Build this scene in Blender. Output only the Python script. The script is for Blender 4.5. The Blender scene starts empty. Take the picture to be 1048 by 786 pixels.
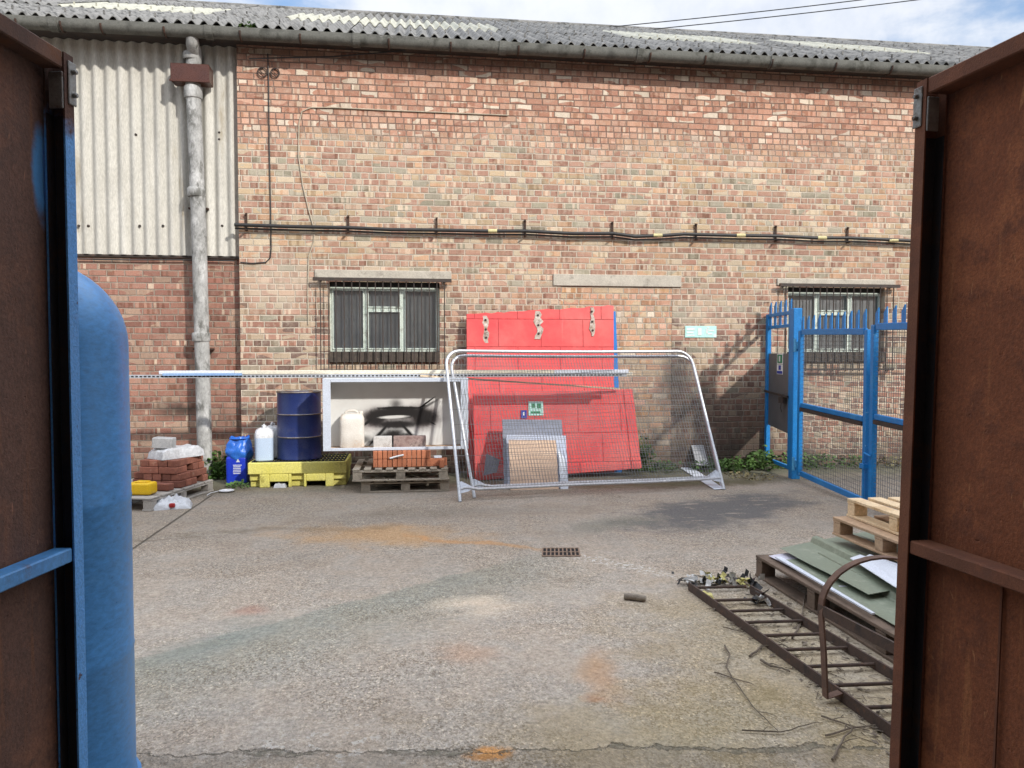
import bpy, bmesh, math, random
from mathutils import Vector, Matrix, noise
random.seed(7)
R = math.radians
scene = bpy.context.scene
COL = scene.collection

# ------------------------------------------------------------------ survey of the yard
CA, CB, FP, EYE, WY = R(7.6), R(2.18), 787.0, 1.72, 11.14
_s, _c = math.sin(CA), math.cos(CA)
def ray(x, y):
    u = (x - 524) / FP; v = -(y - 393) / FP
    fz = math.cos(CB) + v * math.sin(CB); up = -math.sin(CB) + v * math.cos(CB)
    return Vector((u * _c + fz * _s, -u * _s + fz * _c, up))
def P(x, y, Y=WY):                       # survey sight onto a vertical plane Y = const
    d = ray(x, y); t = Y / d.y
    return Vector((d.x * t, Y, EYE + d.z * t))
def G(x, y, z=0.0):                      # survey sight onto a level plane
    d = ray(x, y); t = (z - EYE) / d.z
    return Vector((d.x * t, d.y * t, z))
def camf(r, f):                          # right / forward offsets from the camera, on the ground
    return Vector((r * _c + f * _s, -r * _s + f * _c, 0))

# ------------------------------------------------------------------ node helpers
def newmat(name):
    m = bpy.data.materials.new(name); m.use_nodes = True
    nt = m.node_tree; nt.nodes.clear()
    return m, nt
class N:
    def __init__(s, nt): s.nt = nt
    def nd(s, typ, ins=None, out=0, **kw):
        n = s.nt.nodes.new(typ)
        for k, v in kw.items(): setattr(n, k, v)
        for k, v in (ins or {}).items():
            sock = n.inputs[k]
            if isinstance(v, bpy.types.NodeSocket): s.nt.links.new(v, sock)
            else:
                if sock.type == 'RGBA' and len(v) == 3: v = (*v, 1)
                sock.default_value = v
        return n.outputs[out] if out is not None else n
    def m(s, op, a, b=0.0, c=0.0, clamp=False):
        return s.nd('ShaderNodeMath', {0: a, 1: b, 2: c}, operation=op, use_clamp=clamp)
    def add(s, a, b): return s.m('ADD', a, b)
    def mul(s, a, b): return s.m('MULTIPLY', a, b)
    def sub(s, a, b): return s.m('SUBTRACT', a, b)
    def vm(s, op, a, b=(0, 0, 0), out=0):
        return s.nd('ShaderNodeVectorMath', {0: a, 1: b}, out=out, operation=op)
    def noise(s, vec, scale, detail=4, rough=.55, out=0, dist=0):
        return s.nd('ShaderNodeTexNoise', {'Vector': vec, 'Scale': scale, 'Detail': detail, 'Roughness': rough, 'Distortion': dist}, out=out)
    def ramp(s, fac, stops, interp='LINEAR'):
        n = s.nt.nodes.new('ShaderNodeValToRGB'); s.nt.links.new(fac, n.inputs[0])
        cr = n.color_ramp; cr.interpolation = interp
        while len(cr.elements) < len(stops): cr.elements.new(.5)
        for e, (p, c) in zip(cr.elements, stops):
            e.position = p; e.color = (*c, 1) if len(c) == 3 else c
        return n.outputs[0]
    def rng(s, v, a, b, c=0.0, d=1.0, smooth=True):
        return s.nd('ShaderNodeMapRange', {0: v, 1: a, 2: b, 3: c, 4: d}, interpolation_type='SMOOTHSTEP' if smooth else 'LINEAR')
    def mix(s, f, a, b, bt='MIX'):
        n = s.nt.nodes.new('ShaderNodeMix'); n.data_type = 'RGBA'; n.blend_type = bt
        for i, v in ((0, f), (6, a), (7, b)):
            if isinstance(v, bpy.types.NodeSocket): s.nt.links.new(v, n.inputs[i])
            elif i == 0: n.inputs[0].default_value = v
            else: n.inputs[i].default_value = (*v, 1) if len(v) == 3 else v
        return n.outputs[2]
    def obj(s): return s.nd('ShaderNodeTexCoord', out=3)
    def xyz(s, v):
        n = s.nd('ShaderNodeSeparateXYZ', {0: v}, out=None); return n.outputs
    def comb(s, x, y, z): return s.nd('ShaderNodeCombineXYZ', {0: x, 1: y, 2: z})
    def blob(s, vec, c, r, rot=(0, 0, 0), wob=None, amt=.5, soft=.5):
        v = s.nd('ShaderNodeMapping', {'Vector': vec, 'Location': c, 'Rotation': rot, 'Scale': r}, vector_type='TEXTURE')
        l = s.vm('LENGTH', v, out=1)
        if wob is not None: l = s.add(l, s.mul(s.sub(wob, .5), amt * 2))
        return s.rng(l, 1.0 + soft * .5, 1.0 - soft, 0, 1)
    def bump(s, h, dist=.01, strength=1.0, nrm=None):
        d = {'Height': h, 'Distance': dist, 'Strength': strength}
        if nrm is not None: d['Normal'] = nrm
        return s.nd('ShaderNodeBump', d)
    def bsdf(s, col, rough=.8, nrm=None, metal=0.0, spec=.4, **kw):
        d = {'Base Color': col, 'Roughness': rough, 'Metallic': metal, 'Specular IOR Level': spec}
        if nrm is not None: d['Normal'] = nrm
        d.update(kw)
        b = s.nd('ShaderNodeBsdfPrincipled', d)
        o = s.nt.nodes.new('ShaderNodeOutputMaterial'); s.nt.links.new(b, o.inputs[0])
        return b

MATS = {}
def weathered(name, c1, c2=None, c3=None, scale=6, rough=.75, metal=0, spec=.4, bump=.004, fine=120, dirt=None, dscale=3, damt=.5, stretch=(1, 1, 1), obrand=0.0, chips=None):
    """two or three toned surface with fine grain, optional dirt patches and per-object variation"""
    m, nt = newmat(name); n = N(nt)
    co = n.vm('MULTIPLY', n.obj(), stretch)
    if obrand:
        oi = n.nd('ShaderNodeObjectInfo', out=5)
        co = n.vm('ADD', co, n.comb(n.mul(oi, 37.0), n.mul(oi, 11.0), n.mul(oi, 53.0)))
    c2 = c2 or tuple(v * .75 for v in c1)
    a = n.noise(co, scale, 5, .6)
    stops = [(.33, c1), (.66, c2)] if not c3 else [(.3, c1), (.5, c2), (.72, c3)]
    col = n.ramp(a, stops)
    f = n.noise(co, fine, 3, .7)
    col = n.mix(1.0, col, n.ramp(f, [(.25, (.72,) * 3), (.75, (1.22,) * 3)]), 'MULTIPLY')
    if dirt:
        dn = n.noise(co, dscale, 6, .7)
        col = n.mix(n.rng(dn, .62 - damt * .2, .78 - damt * .2), col, dirt)
    if chips:
        for ccol, csc, cth in chips:
            cn_ = n.noise(n.vm('ADD', co, (csc, 2, 5)), csc, 7, .72); col = n.mix(n.rng(cn_, cth, cth + .025), col, ccol)
    if obrand:
        v = n.rng(oi, 0, 1, 1 - obrand, 1 + obrand, False)
        col = n.mix(1.0, col, n.comb(v, v, v), 'MULTIPLY')
    h = n.add(n.mul(a, .5), n.mul(f, .5))
    rg = n.rng(f, .2, .8, max(rough - .12, .05), min(rough + .12, 1), False)
    n.bsdf(col, rg, n.bump(h, bump, 1.0), metal, spec)
    MATS[name] = m
    return m

# ------------------------------------------------------------------ mesh helpers
class MB:
    def __init__(s): s.v = []; s.f = []; s.M = Matrix.Identity(4)
    def add(s, vs, fs):
        o = len(s.v); s.v += [s.M @ Vector(p) for p in vs]; s.f += [tuple(i + o for i in f) for f in fs]; return s
    def box(s, x0, x1, y0, y1, z0, z1):
        return s.add([(x0, y0, z0), (x1, y0, z0), (x1, y1, z0), (x0, y1, z0), (x0, y0, z1), (x1, y0, z1), (x1, y1, z1), (x0, y1, z1)],
                     [(3, 2, 1, 0), (4, 5, 6, 7), (0, 1, 5, 4), (1, 2, 6, 5), (2, 3, 7, 6), (3, 0, 4, 7)])
    def bar(s, p, q, w, h, up=(0, 0, 1)):
        p, q = Vector(p), Vector(q); d = (q - p).normalized(); up = Vector(up)
        a = d.cross(up)
        if a.length < 1e-4: a = d.cross(Vector((1, 0, 0)))
        a.normalize(); b = a.cross(d).normalized(); vs = []
        for e in (p, q):
            for i, j in ((-1, -1), (1, -1), (1, 1), (-1, 1)): vs.append(e + a * w / 2 * i + b * h / 2 * j)
        return s.add(vs, [(0, 1, 2, 3), (7, 6, 5, 4), (0, 4, 5, 1), (1, 5, 6, 2), (2, 6, 7, 3), (3, 7, 4, 0)])
    def tube(s, pts, r, n=8, caps=True, closed=False):
        pts = [Vector(p) for p in pts]; k = len(pts); rs = r if isinstance(r, (list, tuple)) else [r] * k
        vs, fs = [], []; a = None
        for i, p in enumerate(pts):
            if closed: t = (pts[(i + 1) % k] - pts[i - 1]).normalized()
            else: t = (pts[min(i + 1, k - 1)] - pts[max(i - 1, 0)]).normalized()
            if a is None:
                a = t.cross(Vector((0, 0, 1)))
                if a.length < .05: a = t.cross(Vector((1, 0, 0)))
            a = (a - t * a.dot(t)).normalized(); b = t.cross(a)
            for j in range(n):
                an = 2 * math.pi * j / n
                vs.append(p + (a * math.cos(an) + b * math.sin(an)) * rs[i])
        for i in range(k if closed else k - 1):
            i2 = (i + 1) % k
            for j in range(n):
                j2 = (j + 1) % n; fs.append((i * n + j, i * n + j2, i2 * n + j2, i2 * n + j))
        if caps and not closed: fs += [tuple(range(n))[::-1], tuple((k - 1) * n + j for j in range(n))]
        return s.add(vs, fs)
    def lathe(s, prof, c=(0, 0, 0), n=32):
        vs, fs = [], []
        for r, z in prof:
            for j in range(n):
                an = 2 * math.pi * j / n; vs.append((c[0] + r * math.cos(an), c[1] + r * math.sin(an), c[2] + z))
        for i in range(len(prof) - 1):
            for j in range(n):
                j2 = (j + 1) % n; fs.append((i * n + j, i * n + j2, (i + 1) * n + j2, (i + 1) * n + j))
        fs += [tuple(range(n))[::-1], tuple((len(prof) - 1) * n + j for j in range(n))]
        return s.add(vs, fs)
    def slab(s, poly, off):                # planar polygon thickened along the vector off
        k = len(poly); off = Vector(off); vs = [Vector(p) for p in poly] + [Vector(p) + off for p in poly]
        fs = [tuple(range(k)), tuple(range(2 * k - 1, k - 1, -1))] + [(i, i + k, (i + 1) % k + k, (i + 1) % k) for i in range(k)]
        return s.add(vs, fs)
    def grid(s, fn, nu, nv):
        vs = [fn(i / nu, j / nv) for j in range(nv + 1) for i in range(nu + 1)]
        fs = [(j * (nu + 1) + i, j * (nu + 1) + i + 1, (j + 1) * (nu + 1) + i + 1, (j + 1) * (nu + 1) + i) for j in range(nv) for i in range(nu)]
        return s.add(vs, fs)
    def build(s, name, mat, parent=None, bevel=0, smooth=False, loc=None, rz=0, thick=0, seg=1):
        """verts are given in yard coordinates; they are stored relative to the thing they belong to"""
        if parent is not None: M = base_matrix(parent).inverted()
        elif loc is not None: M = (Matrix.Translation(Vector(loc)) @ Matrix.Rotation(rz, 4, 'Z')).inverted()
        else: M = Matrix.Identity(4)
        me = bpy.data.meshes.new(name); me.from_pydata([M @ v for v in s.v], [], s.f)
        bm = bmesh.new(); bm.from_mesh(me)
        bmesh.ops.recalc_face_normals(bm, faces=bm.faces)
        if thick: bmesh.ops.solidify(bm, geom=bm.faces[:], thickness=thick)
        if bevel:
            es = [e for e in bm.edges if len(e.link_faces) == 2 and e.calc_face_angle(0) > R(35)]
            bmesh.ops.bevel(bm, geom=es, offset=bevel, segments=seg, affect='EDGES', profile=.6)
        bm.to_mesh(me); bm.free()
        if smooth:
            for p in me.polygons: p.use_smooth = True
            try: me.set_sharp_from_angle(angle=R(42))
            except Exception: pass
        me.materials.append(mat)
        o = bpy.data.objects.new(name, me); COL.objects.link(o)
        if parent is not None: o.parent = parent
        elif loc is not None: o.location = loc; o.rotation_euler.z = rz
        return o
def base_matrix(o):
    M = Matrix.Translation(o.location) @ Matrix.Rotation(o.rotation_euler.z, 4, 'Z')
    return base_matrix(o.parent) @ M if o.parent else M
def tag(o, label=None, cat=None, group=None, kind=None):
    for k, v in (('label', label), ('category', cat), ('group', group), ('kind', kind)):
        if v: o[k] = v
    return o
def thing(name, label, cat, loc=(0, 0, 0), rz=0, group=None):
    o = bpy.data.objects.new(name, None); COL.objects.link(o); o.location = loc; o.rotation_euler.z = rz
    o.empty_display_size = .1
    return tag(o, label, cat, group)
def copy_tree(o, parent=None):
    c = o.copy(); COL.objects.link(c)
    if parent: c.parent = parent
    for ch in list(o.children): copy_tree(ch, c)
    return c
def rot_about(p, rx=0, ry=0, rz=0):
    return Matrix.Translation(Vector(p)) @ Matrix.Rotation(rz, 4, 'Z') @ Matrix.Rotation(ry, 4, 'Y') @ Matrix.Rotation(rx, 4, 'X')

# ------------------------------------------------------------------ materials
def brick_material(name, zones, L=.235, PH=.0875, mortar=(.56, .49, .395), header=.40, stains_and_shade=(), kiss=.35, seed=0, grime=(.05, .04, .035), gtop=.75, mtop=None):
    """hand laid brickwork in the x-z plane: rows of stretchers and headers, every brick its own colour"""
    m, nt = newmat(name); n = N(nt)
    co = n.obj(); wob = n.noise(co, 2.2, 3, .5, out=1)
    fine = n.noise(co, 55, 3, .65)
    x, y, z = n.xyz(n.vm('ADD', co, n.vm('MULTIPLY', n.vm('SUBTRACT', wob, (.5, .5, .5)), (.012, 0, .012))))
    jag = n.mul(n.sub(fine, .5), .008)
    zr = n.m('DIVIDE', z, PH); row = n.m('FLOOR', zr)
    rr = n.nd('ShaderNodeTexWhiteNoise', {'W': n.add(row, seed + .37)}, noise_dimensions='1D')
    hdr = n.m('LESS_THAN', rr, header)
    w = n.sub(L, n.mul(hdr, L * .5))
    odd = n.m('MODULO', n.m('ABSOLUTE', row), 2.0)
    xo = n.add(n.add(x, 40.0), n.add(n.mul(odd, L * .5), n.mul(hdr, L * .25)))
    xo = n.add(xo, n.mul(n.m('FRACT', n.mul(rr, 91.7)), L * .42))
    xb = n.m('DIVIDE', xo, w); bi = n.m('FLOOR', xb)
    fx = n.mul(n.m('FRACT', xb), w); fz = n.mul(n.m('FRACT', zr), PH)
    ex = n.m('MINIMUM', fx, n.sub(w, fx)); ez = n.m('MINIMUM', fz, n.sub(PH, fz))
    edge = n.add(n.m('MINIMUM', ex, ez), jag)
    brick = n.rng(edge, .0045, .0105)
    cell = n.comb(bi, row, hdr)
    rc = n.nd('ShaderNodeTexWhiteNoise', {'Vector': n.vm('ADD', cell, (seed, 0, 0))}, out=None, noise_dimensions='3D')
    r1 = rc.outputs[0]; rcol = rc.outputs[1]
    r2, r3, r4 = n.xyz(rcol)
    half = n.nd('ShaderNodeTexWhiteNoise', {'Vector': n.comb(n.m('FLOOR', n.m('DIVIDE', n.add(xo, n.mul(r3, .05)), L * .15)), row, 5.0)}, noise_dimensions='3D')
    reg = n.noise(n.comb(n.mul(x, .5), 0.0, z), .9, 3, .5)
    # zones: list of (z position, ramp stops) blended by height with a wandering boundary
    zz = n.add(z, n.mul(n.sub(reg, .5), 1.3))
    rr2 = n.nd('ShaderNodeTexWhiteNoise', {'W': n.add(n.mul(row, 1.73), seed + 5.1)}, noise_dimensions='1D')
    loc_ = n.noise(n.comb(n.mul(x, .35), 0.0, z), 2.6, 2, .5)
    r1 = n.m('FRACT', n.add(n.mul(r1, .62), n.add(n.mul(rr2, .42), n.mul(loc_, .9))))
    col = None
    for zt, blend, stops in zones:
        c = n.ramp(r1, stops, 'CONSTANT')
        col = c if col is None else n.mix(n.rng(zz, zt - blend, zt + blend), col, c)
    # paler kiss marks on part of a brick
    k = n.mul(n.m('GREATER_THAN', half, 1 - kiss * .6), n.rng(r2, .35, .95, .0, .8))
    col = n.mix(k, col, (.60, .48, .36))
    k2 = n.mul(n.m('LESS_THAN', half, .30), n.rng(r3, .2, .9, .1, .8))
    col = n.mix(k2, col, n.mix(1.0, col, (.62, .55, .5), 'MULTIPLY'))
    v = n.rng(r4, 0, 1, .82, 1.16, False)
    col = n.mix(1.0, col, n.comb(v, v, v), 'MULTIPLY')
    g2 = n.noise(co, 14, 5, .7)
    col = n.mix(n.rng(g2, .46, .75, 0, .5), col, mortar)               # lime bloom over the faces
    if mtop:
        mz = n.rng(zz, 4.5, 5.0)
    mcol = n.mix(n.noise(co, 9, 3), tuple(v * .72 for v in mortar), tuple(min(v * 1.2, .8) for v in mortar))
    if mtop: mcol = n.mix(mz, mcol, mtop)  # top joints darkened, their thin shadow put into the mortar colour
    col = n.mix(brick, mcol, col)
    col = n.mix(1.0, col, n.ramp(fine, [(.2, (.74,) * 3), (.8, (1.2,) * 3)]), 'MULTIPLY')
    lg = n.noise(n.vm('MULTIPLY', co, (1.2, 1, .6)), 1.1, 6, .65)
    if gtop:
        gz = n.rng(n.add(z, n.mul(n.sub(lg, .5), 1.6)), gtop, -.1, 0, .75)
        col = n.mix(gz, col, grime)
    for c, r, amt, scol in stains_and_shade:
        b = n.blob(co, c, r, wob=lg, amt=1.0, soft=.9)
        col = n.mix(n.mul(b, amt), col, scol)
    streak = n.noise(n.vm('MULTIPLY', co, (3.2, 1, .25)), 2.0, 5, .65)
    col = n.mix(n.rng(streak, .58, .8, 0, .3), col, (.10, .085, .07))
    hgt = n.add(n.add(brick, n.mul(fine, .45)), n.mul(n.sub(r2, .5), .5))
    n.bsdf(col, .93, n.bump(hgt, .009, .9), 0, .2)
    MATS[name] = m
    return m
SAL, SAL2, BUF, GRB, REDB, BRN, PAL, ORG, DRK = (.49, .265, .19), (.56, .345, .255), (.51, .385, .26), (.385, .335, .265), (.385, .185, .135), (.225, .135, .105), (.64, .54, .43), (.53, .315, .17), (.10, .065, .05)
Z_TOP = [(0, (.47, .25, .175)), (.18, (.52, .30, .215)), (.36, (.44, .225, .155)), (.52, (.50, .285, .195)), (.70, (.55, .33, .24)), (.84, (.40, .205, .145)), (.93, PAL)]
Z_MID = [(0, (.42, .255, .185)), (.14, (.34, .19, .14)), (.24, (.46, .30, .215)), (.36, (.305, .275, .205)), (.48, (.37, .33, .255)), (.58, (.47, .355, .23)), (.70, (.50, .315, .20)), (.80, (.53, .43, .31)), (.88, (.40, .235, .175))]
Z_LOW = [(0, (.33, .175, .13)), (.18, (.38, .215, .16)), (.34, (.24, .14, .11)), (.46, (.285, .26, .20)), (.58, (.36, .30, .225)), (.68, (.40, .25, .18)), (.80, (.20, .13, .105)), (.90, (.45, .35, .25))]
def px_blob(x, y, rx, rz, amt, col): p = P(x, y) - Vector((0, WY, 0)); return ((p.x, 0, p.z), (rx, 5, rz), amt, col)
brick_right = brick_material('weathered_brick', [(0, 1, Z_LOW), (2.75, .55, Z_MID), (4.75, .35, Z_TOP)], mtop=(.24, .165, .13), stains_and_shade=[
    px_blob(690, 392, .28, .55, .85, (.045, .04, .035)), px_blob(740, 420, .9, .6, .7, (.07, .05, .042)), px_blob(720, 462, 1.2, .22, .65, (.06, .045, .038)),  # low right blobs mix grime with the blue gate's painted-in shadow
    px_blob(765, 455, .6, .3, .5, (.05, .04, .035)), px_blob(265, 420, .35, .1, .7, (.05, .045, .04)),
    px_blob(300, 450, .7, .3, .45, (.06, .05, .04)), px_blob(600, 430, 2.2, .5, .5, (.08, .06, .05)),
    px_blob(290, 290, .6, .35, .35, PAL), px_blob(720, 320, .6, .25, .25, PAL), px_blob(470, 63, 30, .10, .55, (.07, .05, .045))])  # long last strip paints the gutter's shadow on the top courses
brick_left = brick_material('red_stretcher_brick', [(0, 1, [(0, (.34, .175, .13)), (.25, (.30, .145, .11)), (.5, (.38, .215, .16)), (.72, (.26, .13, .10)), (.88, (.37, .25, .185))])],
    header=.06, kiss=.12, seed=13, mortar=(.33, .27, .22), stains_and_shade=[px_blob(186, 420, .35, .12, .85, (.04, .035, .03)), px_blob(110, 418, .5, .06, .5, (.06, .05, .045)), px_blob(225, 430, .3, .3, .4, (.07, .055, .05))])
brick_infill = brick_material('orange_infill_brick', [(0, 1, [(0, (.52, .31, .20)), (.22, ORG), (.36, PAL), (.5, SAL2), (.72, (.49, .28, .195)), (.88, BUF)])], header=.25, seed=31, mortar=(.46, .40, .32),
    stains_and_shade=[px_blob(690, 392, .28, .5, .8, (.045, .04, .035)), px_blob(620, 430, 1.6, .7, .45, (.08, .06, .05))])
brick_unseen = brick_material('unseen_building_brick', [(0, 1, Z_LOW)], seed=71)

def ground_material():
    m, nt = newmat('yard_concrete'); n = N(nt)
    co = n.obj(); x, y, z = n.xyz(co)
    big = n.noise(co, .45, 5, .6); mid = n.noise(co, 2.3, 6, .65); fin = n.noise(co, 34, 4, .7); pin = n.noise(co, 150, 2, .6)
    brushed = n.noise(n.vm('MULTIPLY', co, (1, .35, 1)), 60, 3, .6)
    vor = n.nd('ShaderNodeTexVoronoi', {'Vector': n.vm('MULTIPLY', n.vm('ADD', co, n.vm('MULTIPLY', n.noise(co, 40, 2, .6, out=1), (.02, .02, 0))), (1, .7, 1)), 'Scale': 125.0}, out=None)
    vd, vc = vor.outputs[0], vor.outputs[1]
    base = n.ramp(mid, [(.28, (.335, .28, .225)), (.45, (.41, .35, .285)), (.58, (.38, .34, .29)), (.75, (.49, .425, .35))])
    base = n.mix(n.rng(big, .4, .7, 0, .55), base, (.355, .315, .265))
    sp, _, _ = n.xyz(vc)
    spk = n.ramp(sp, [(0, (.60, .56, .50)), (.25, (.86,) * 3), (.6, (1.05,) * 3), (.86, (1.28, 1.25, 1.2)), (.97, (1.65, 1.6, 1.5))], 'CONSTANT')
    near = n.rng(n.noise(co, .9, 4, .6), .35, .62, .25, 1.0)
    base = n.mix(near, base, n.mix(1.0, base, spk, 'MULTIPLY'))
    base = n.mix(1.0, base, n.ramp(fin, [(.25, (.60,) * 3), (.5, (1.0,) * 3), (.75, (1.32,) * 3)]), 'MULTIPLY')
    base = n.mix(n.rng(n.noise(n.vm('ADD', co, (5, 5, 5)), 24, 4, .7), .66, .72, 0, .55), base, (.12, .105, .09))
    base = n.mix(1.0, base, n.ramp(n.noise(co, 14, 4, .7), [(.3, (.86,) * 3), (.7, (1.12,) * 3)]), 'MULTIPLY')
    warp = n.vm('SUBTRACT', n.noise(co, 1.1, 5, .62, out=1), (.5, .5, .5))
    warp2 = n.vm('SUBTRACT', n.noise(co, 7, 4, .65, out=1), (.5, .5, .5))
    cw = n.vm('ADD', co, n.vm('ADD', n.vm('MULTIPLY', warp, (.9, .7, 0)), n.vm('MULTIPLY', warp2, (.16, .16, 0))))
    cs = n.vm('ADD', co, n.vm('ADD', n.vm('MULTIPLY', warp, (.25, .25, 0)), n.vm('MULTIPLY', warp2, (.16, .16, 0))))
    def stain(pts, r, rotz, col, amt, soft=.8, wa=1.1):
        nonlocal base
        b = n.blob(cw if max(r) > .5 else cs, (pts[0], pts[1], 0), (r[0], r[1], 9), (0, 0, rotz), wob=mid, amt=wa, soft=soft)
        base = n.mix(n.mul(b, amt), base, n.mix(1.0, n.mix(.55, base, (.30, .27, .23)), tuple(min(c / .27, 2.2) for c in col), 'MULTIPLY'))
    def at(px, py): p = G(px, py); return (p.x, p.y)
    far = n.rng(n.add(y, n.mul(n.sub(n.noise(co, .6, 5, .6), .5), 5.0)), 4.6, 8.2)
    base = n.mix(n.mul(far, .62), base, n.mix(1.0, base, (.58, .57, .56), 'MULTIPLY'))     # grime building up away from the swept gateway
    for sc_, th in ((1.3, .60), (3.1, .62), (6.5, .64)):
        t_ = n.noise(n.vm('ADD', co, (sc_, 9, 0)), sc_, 7, .68)
        base = n.mix(n.rng(t_, th - .05, th + .03, 0, .32), base, n.mix(1.0, base, (.70, .69, .67), 'MULTIPLY'))
        base = n.mix(n.rng(t_, .36, .30, 0, .35), base, n.mix(1.0, base, (1.22, 1.18, 1.12), 'MULTIPLY'))
    A, B = G(140, 690), G(520, 590)                                    # blue green diagonal wash of old paint
    mid_ab = (A + B) / 2; ang = math.atan2(B.y - A.y, B.x - A.x); ln = (B - A).length / 2
    A = G(135, 676); B = G(520, 574); dd = (B - A).normalized(); nn = Vector((dd.y, -dd.x))      # near side normal
    sdist = n.add(n.mul(n.sub(x, A.x), nn.x), n.mul(n.sub(y, A.y), nn.y))
    sdist = n.add(sdist, n.mul(n.sub(mid, .5), .22))
    along = n.add(n.mul(n.sub(x, A.x), dd.x), n.mul(n.sub(y, A.y), dd.y))
    band = n.mul(n.mul(n.rng(sdist, -.03, .03), n.rng(sdist, 1.15, .1)), n.rng(along, 3.9, 2.2))
    base = n.mix(n.mul(band, .85), base, n.mix(1.0, base, (.72, .81, .81), 'MULTIPLY'))
    q = G(215, 655); stain((q.x, q.y), (.55, .2), ang, (.17, .215, .23), .5, .7)
    q = G(390, 548); stain((q.x, q.y), (.95, .42), R(-16), (.37, .265, .16), .8, .75, .8)     # rust run towards the drain
    A, B = G(420, 548), G(556, 564); ang2 = math.atan2(B.y - A.y, B.x - A.x)
    stain((((A + B) / 2).x, ((A + B) / 2).y), ((B - A).length * .6, .07), ang2, (.36, .24, .14), .75, .6, .5)
    q_ = at(742, 521); bt_ = n.blob(cs, (q_[0], q_[1], 0), (1.45, .62, 9), (0, 0, R(30)), wob=n.noise(co, 1.6, 7, .68), amt=1.1, soft=.45)      # old worn tar patch
    wear = n.rng(n.noise(n.vm('MULTIPLY', co, (.7, 1.6, 1)), 2.6, 8, .74), .54, .60, 1.0, .25)
    base = n.mix(n.mul(n.mul(bt_, wear), .85), base, n.mix(fin, (.055, .055, .058), (.12, .12, .122)))
    stain(at(620, 536), (.7, .28), R(28), (.15, .17, .17), .6, .7)
    stain(at(700, 494), (1.8, .40), R(4), (.09, .092, .06), .85, .8)
    stain(at(470, 525), (1.6, .35), R(5), (.17, .165, .16), .5, .8)
    stain(at(258, 626), (.13, .10), 0, (.28, .18, .16), .65, .9, .9)
    stain(at(480, 668), (.20, .17), 0, (.36, .265, .215), .55, .9, .9)
    stain(at(500, 625), (.28, .2), .4, (.50, .46, .42), .7, .9)
    stain(at(470, 618), (.3, .12), .2, (.5, .47, .44), .6, .9)
    stain(at(615, 690), (.11, .40), R(-6), (.34, .235, .16), .7, .9, .8)
    stain(at(610, 715), (.08, .06), 0, (.31, .19, .13), .7, .7, .6)
    stain(at(500, 775), (.10, .06), 0, (.45, .24, .09), .9, .6)
    A, B = G(575, 566), G(705, 592); mm = (A + B) / 2                                       # chipped white paint beside the drain
    bw = n.blob(cs, (mm.x, mm.y, 0), ((B - A).length * .55, .11, 9), (0, 0, math.atan2(B.y - A.y, B.x - A.x)), wob=mid, amt=.8, soft=.8)
    fl = n.rng(n.noise(co, 26, 5, .7), .52, .57)
    base = n.mix(n.mul(n.mul(bw, fl), .85), base, (.56, .54, .50))
    for q_, r_, th_ in ((at(300, 778), .5, .56), (at(460, 778), .3, .58), (at(150, 590), .35, .60), (at(680, 740), .25, .62)):
        bw = n.blob(cs, (q_[0], q_[1], 0), (r_, r_ * .6, 9), wob=mid, amt=.6, soft=.9)
        base = n.mix(n.mul(n.mul(bw, n.rng(n.noise(co, 15, 6, .72), th_, th_ + .04)), .8), base, (.55, .525, .48))
    stain(at(720, 745), (1.0, .5), 0, (.23, .21, .12), .55, .9)
    stain(at(790, 660), (.9, 1.2), 0, (.23, .21, .135), .55, .9)
    stain(at(215, 500), (.7, .4), 0, (.09, .085, .06), .75, .8)
    stain(at(150, 552), (.9, .06), 0, (.13, .11, .09), .5, .8)
    stain(at(250, 545), (1.2, .10), .06, (.15, .135, .11), .5, .8)
    # older darker strip in front of the broken joint, and the joints themselves
    jn = n.add(n.mul(n.sub(n.noise(n.comb(x, 0.0, 0.0), 1.6, 6, .68), .5), .30), n.mul(n.sub(n.noise(co, 9, 4, .65), .5), .08))
    jline = n.add(n.add(n.mul(x, -.115), 3.30), jn)                     # y of the broken joint
    dj = n.sub(y, jline)
    base = n.mix(n.mul(n.rng(dj, .02, -.04), .75), base, n.mix(1.0, base, (.70, .69, .67), 'MULTIPLY'))
    wj = n.add(.006, n.mul(n.rng(n.noise(co, 2.4, 6, .72), .42, .75), .055))
    jm = n.rng(n.m('ABSOLUTE', n.add(dj, n.mul(n.sub(fin, .5), .05))), wj, n.mul(wj, .4))
    base = n.mix(n.mul(n.mul(jm, n.rng(n.noise(co, 19, 5, .75), .36, .56, .25, .9)), .9), base, n.mix(n.noise(co, 60, 3, .7), (.035, .032, .022), (.20, .185, .14)))
    lx = n.sub(x, n.add(-2.43, n.add(n.mul(n.sub(y, 8.0), .012), n.mul(n.sub(fin, .5), .03))))
    jm2 = n.mul(n.rng(n.m('ABSOLUTE', lx), .018, .006), n.rng(y, 10.0, 9.6))
    base = n.mix(n.mul(jm2, .85), base, (.075, .065, .05))
    base = n.mix(n.mul(n.rng(lx, .0, -.02), .3), base, n.mix(1.0, base, (.88, .87, .84), 'MULTIPLY'))
    wet = n.rng(n.add(y, n.mul(n.sub(mid, .5), 1.4)), 9.6, 10.7)
    base = n.mix(n.mul(wet, .8), base, (.075, .08, .05))                # mossy strip under the wall
    h = n.add(n.add(n.mul(fin, .6), n.mul(vd, .5)), n.add(n.mul(brushed, .5), n.mul(n.add(jm, jm2), -2.5)))
    n.bsdf(base, .92, n.bump(h, .007, .9), 0, .25)
    return m

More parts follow.
